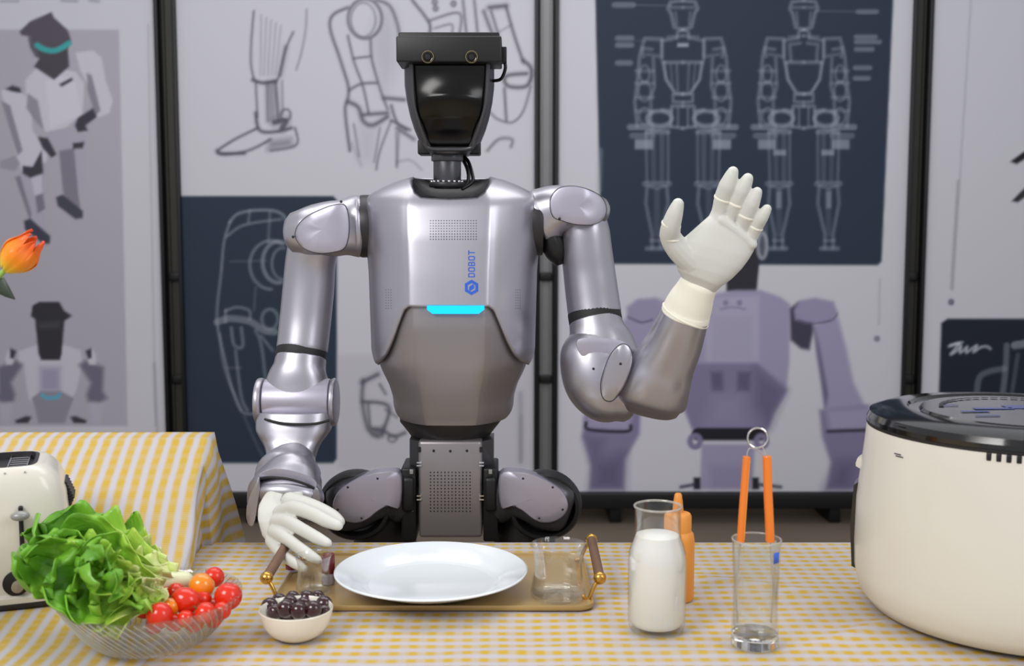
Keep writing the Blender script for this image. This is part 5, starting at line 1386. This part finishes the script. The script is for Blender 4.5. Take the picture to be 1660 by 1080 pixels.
obj('lid_seam', MB().lathe([(RT * 1.0, zl - .0045), (RT * 1.003, zl - .003), (RT * 1.003, zl - .0005), (RT * .99, zl)], ac, 96), 'black_seam', af)
obj('foot_ring', MB().lathe([(.001, 0), (RB * .7, 0), (RB * .7, .005), (.001, .005)], ac, 48), 'black', af)
mat('lid_blue', (44, 58, 130), .2)
# flat grey and blue marks on the lid
mb = MB(); zt_ = zl + .0208
for k in range(14):
    an = R(62 + k * 7.5); r1, r2 = RT * .50, RT * .53
    mb.prism([ac + Vector((r_ * math.cos(a_), r_ * math.sin(a_), zt_)) for r_, a_ in ((r1, an), (r1, an + R(5)), (r2, an + R(5)), (r2, an))], (0, 0, .0004))
obj('lid_print', mb, 'dark_metal', af, smooth=False, label='ring of grey printed marks')
mb = MB()
for (x0, y0, x1, y1) in ((-.085, -.02, -.05, -.012), (-.06, .0, -.01, .012), (-.015, .005, .03, .03), (-.09, .03, -.07, .034), (-.08, -.05, -.05, -.045)):
    obj('lid_blue_bar', MB().rbox(ac + Vector(((x0 + x1) / 2, (y0 + y1) / 2, zt_ + .0001)), (x1 - x0, y1 - y0, .0004), .004), 'lid_blue', af, smooth=False)
# vent teeth below the lid on the front
for k in range(12):
    an = R(-125 + k * 3.2); c = ac + Vector(((RT * .999) * math.cos(an), (RT * .999) * math.sin(an), zl - .0085))
    obj('vent_slot', MB().rbox(c, (.0055, .004, .0095), .0012, Matrix.Rotation(an + math.pi / 2, 3, 'Z')), 'black', af)
# drawer front and handle on the left side
def shell_patch(name, a0, a1, z0, z1, off, m, th=.008):
    mb = MB(); rr = []
    for i in range(9):
        an = R(a0 + (a1 - a0) * i / 8); rr.append([])
        for (dr, z) in ((0, z0 + .004), (off, z0 + .008), (off + .001, (z0 + z1) / 2), (off, z1 - .006), (0, z1)):
            rad = float(np.interp(z, [0, .008, .024, .05, .08, .14, zl - .03, zl], [RB * .88, RB * .90, RB * .965, RB * .995, RB, RB * .995, RB - (RB - RT) * .8, RT])) + dr - .002
            rr[-1].append(ac + Vector((rad * math.cos(an), rad * math.sin(an), z)))
    o = obj(name, mb.rings(rr, True, True, closed=True), m, af, angle=30); return o
shell_patch('drawer_front', 96, 163, .035, .160, .007, 'black_gloss')
hd = shell_patch('drawer_handle', 150, 158, .168, .192, .008, 'cream')
# small print lines on the side (square code itself left out)
mb = MB()
for (x, y, w_) in ((1455, 684, 12), (1462, 687, 8)):
    pass
an = None
def on_body(px, py):
    r_ = ray(px, py); best = None
    for Y in np.linspace(1.1, 1.5, 400):
        P = A(px, py, Y); rad = RB - (RB - RT) * max(0, min(1, (P.z - ac.z) / zl)) * .9
        if math.hypot(P.x - ac.x, P.y - ac.y) <= rad: return P
    return A(px, py, 1.3)
for i, (x, y, w_) in enumerate(((1457, 687, 12), (1455, 734, 11), (1458, 738, 12))):
    q = [on_body(x - w_ / 2 + dx, y + dx * .25 + dy) + Vector((-.0005, -.0012, 0)) for dx, dy in ((0, 0), (w_, 0), (w_, 1.6), (0, 1.6))]
    mb.prism(q, (.0003, .001, 0))
obj('small_print', mb, 'dots', af, smooth=False)
# ------------------------------------------------------------------ toaster
TY = 1.31
def TT(x, y, dY=0): return A(x, y, TY + dY)
tb = Vector((A(-20, 985, 1.42).x, 1.42, TZ + .006))
to = thing('toaster', tb, 'cream rounded toaster with a grey lever at the left edge', 'toaster')
# body: box with rounded top, front end face turned slightly to the right
TW, TDp, TH = .172, .15, .180   # end-face width, length away from viewer, height
rotz = Matrix.Rotation(R(20), 3, 'Z')
cx0 = A(15, 900, 1.33); tcen = Vector((-.690, 1.475, TZ + .009))
def tbp(x, y, z): return tcen + rotz @ Vector((x, y, z))
def t_ring(z, kx, ky, n=5.0):
    return [tcen + rotz @ (p - tcen) for p in sring(tcen + Vector((0, 0, z)), Vector((1, 0, 0)), Vector((0, 1, 0)), TW / 2 * kx, TDp / 2 * ky, n, 64)]
tr_ = [t_ring(.012, .99, .99), t_ring(.016, 1.0, 1.0), t_ring(.06, 1.0, 1.0), t_ring(.11, .985, .985), t_ring(.14, .955, .965), t_ring(.152, .91, .94), t_ring(.165, .84, .90), t_ring(.173, .75, .85), t_ring(.178, .66, .80), t_ring(.180, .56, .76), t_ring(.178, .55, .755), t_ring(.150, .53, .74)]
obj('body', MB().rings(tr_, True, True), 'cream', to, angle=50)
obj('slot_lining', MB().rings([t_ring(.179, .555, .757), t_ring(.1795, .50, .73), t_ring(.17, .49, .72)], False, True), 'dark_metal', to)
for xx in (-.022, .022):
    sl = MB()
    for k in range(9): sl.cyl(tbp(xx - .012, -.06 + k * .015, .172), tbp(xx + .012, -.06 + k * .015, .172), .0009, n=6)
    sl.cyl(tbp(xx - .012, -.065, .174), tbp(xx - .012, .065, .174), .0012, n=6); sl.cyl(tbp(xx + .012, -.065, .174), tbp(xx + .012, .065, .174), .0012, n=6)
    obj('bread_guide', sl, 'steel', to)
obj('base_plate', MB().rings([t_ring(-.002, 1.10, 1.06), t_ring(.004, 1.14, 1.08), t_ring(.011, 1.13, 1.075), t_ring(.015, 1.02, 1.0)], True, True), 'cream', to)
obj('base_trim', MB().rings([t_ring(-.0035, 1.10, 1.06), t_ring(.001, 1.15, 1.09), t_ring(.004, 1.145, 1.085)], True, True), 'dark_metal', to)
fy = -TDp / 2
obj('lever_slot', MB().rbox(tbp(.028, fy - .001, .093), (.0055, .008, .078), .002, rotz), 'black', to)
lv = obj('lever', MB().sphere(tbp(.028, fy - .014, .122), .0118, 22, 12, (1, .75, .55), rotz).cyl(tbp(.028, fy - .01, .122), tbp(.028, fy + .004, .122), .004, n=12), 'grey_plastic', to)
dc = tbp(.019, fy + .001, .036)
obj('dial_recess', MB().cyl(tbp(.019, fy + .004, .030), tbp(.019, fy - .003, .030), .0165, n=36, bev=.001), 'black', to)
obj('dial', MB().cyl(tbp(.021, fy - .002, .027), tbp(.021, fy - .012, .027), .0075, n=24, bev=.0015), 'cream_dark', to, label='pale bronze dial knob')
rb = MB()
for k in range(9):
    z = .112 + k * .0042; rb.rings([[tbp(TW / 2 * .93 + dx - abs(z - .125) * .4, yy, z + dz) for dx, dz in ((-.01, -.0016), (.010, -.0016), (.012, 0), (.010, .0016), (-.01, .0016))] for yy in (-.02, .03)], True, True)
obj('side_fins', rb, 'dark_metal', to, label='dark ribbed fins on the toaster side')
# ------------------------------------------------------------------ tulip in a vase standing outside the frame
vb = Vector((A(-150, 900, 1.30).x, 1.24, TZ + .004))
va = thing('vase', vb, 'slim vase at far left holding the orange tulip', 'vase')
obj('vessel', MB().lathe([(.001, 0), (.035, 0), (.042, .01), (.046, .05), (.036, .12), (.022, .18), (.020, .21), (.026, .23), (.024, .23), (.018, .21), (.02, .18), (.034, .12), (.043, .05), (.001, .01)], vb, 48), 'ceramic', va, angle=50)
fc = A(30, 412, 1.27)
axd = (A(62, 380, 1.27) - A(5, 438, 1.27)).normalized(); bpt = A(8, 438, 1.27); Lf = (A(54, 376, 1.27) - bpt).length
tp = thing('tulip', bpt, 'orange tulip bud with yellow base leaning in at the left edge', 'flower')
def tulip_mat():
    m = mat('petal', (250, 110, 20), .4, sub=.1); nt = m.node_tree; b = nt.nodes['Principled BSDF']
    uv = nt.nodes.new('ShaderNodeUVMap'); uv.uv_map = 'weave'; sep = nt.nodes.new('ShaderNodeSeparateXYZ'); nt.links.new(uv.outputs[0], sep.inputs[0])
    rp = nt.nodes.new('ShaderNodeValToRGB'); e = rp.color_ramp.elements; e[0].color = (*srgb((226, 200, 20)), 1); e[1].color = (*srgb((252, 78, 22)), 1)
    x = e.new(.35); x.color = (*srgb((252, 150, 20)), 1)
    nt.links.new(sep.outputs[1], rp.inputs[0]); nt.links.new(rp.outputs[0], b.inputs['Base Color'])
tulip_mat()
u0 = axd.orthogonal().normalized(); v0 = axd.cross(u0)
for k in range(6):
    ph = k * math.pi / 3 + .5; inner = .0012 * (k % 2); vs = []; uv = []; nu, nv = 16, 9
    for i in range(nu):
        u = i / (nu - 1); rad = .0205 * (math.sin(min(1, u * 1.15 + .12) * math.pi * .72) ** .8) * (1 if u < .55 else 1 - (u - .55) * .85) - inner
        hw = .62 * math.sin(math.pi * min(1, (u * .93 + .07))) ** .7
        for j in range(nv):
            v = -1 + 2 * j / (nv - 1); a_ = ph + v * hw * 1.15; d = u0 * math.cos(a_) + v0 * math.sin(a_)
            vs.append(bpt + axd * (u * Lf * (1 - .04 * (k % 3))) + d * (rad - .0012 * math.exp(-(v / .15) ** 2) + .0015 * v * v * u)); uv.append((v, u))
    me = bpy.data.meshes.new('petal'); me.from_pydata([tuple(p - bpt) for p in vs], [], [(a * nv + b, a * nv + b + 1, (a + 1) * nv + b + 1, (a + 1) * nv + b) for a in range(nu - 1) for b in range(nv - 1)])
    ul = me.uv_layers.new(name='weave')
    for l in me.loops: ul.data[l.index].uv = uv[l.vertex_index]
    me.polygons.foreach_set('use_smooth', [True] * len(me.polygons)); me.materials.append(M['petal'])
    o = bpy.data.objects.new('petal', me); COL.objects.link(o); o.parent = tp; md = o.modifiers.new('t', 'SOLIDIFY'); md.thickness = .0008
vt = vb + Vector((0, 0, .2))
obj('stem', MB().tube([bpt + axd * .002, bpt - axd * .03, (bpt * .5 + vt * .5) + Vector((-.0, 0, .05)), vt, vb + Vector((.01, 0, .03))], .0032, 10), mat('stem_pale', (150, 190, 90), .5), tp)
lf = MB(); ring = []
P = [A(-60, 520, 1.28), A(-20, 470, 1.275), A(0, 462, 1.27), A(12, 474, 1.268), A(24, 485, 1.267)]
for i, p in enumerate(P):
    hw = (.006, .012, .010, .006, .0008)[i]
    ring.append(sring(p, Vector((.5, 0, .86)), Vector((0, 1, 0)), hw, .0012, 2, 12))
lf.rings(ring, True, True)
obj('leaf', lf, mat('leaf_dark', (40, 52, 40), .5), tp, label='dark pointed leaf below the bud')
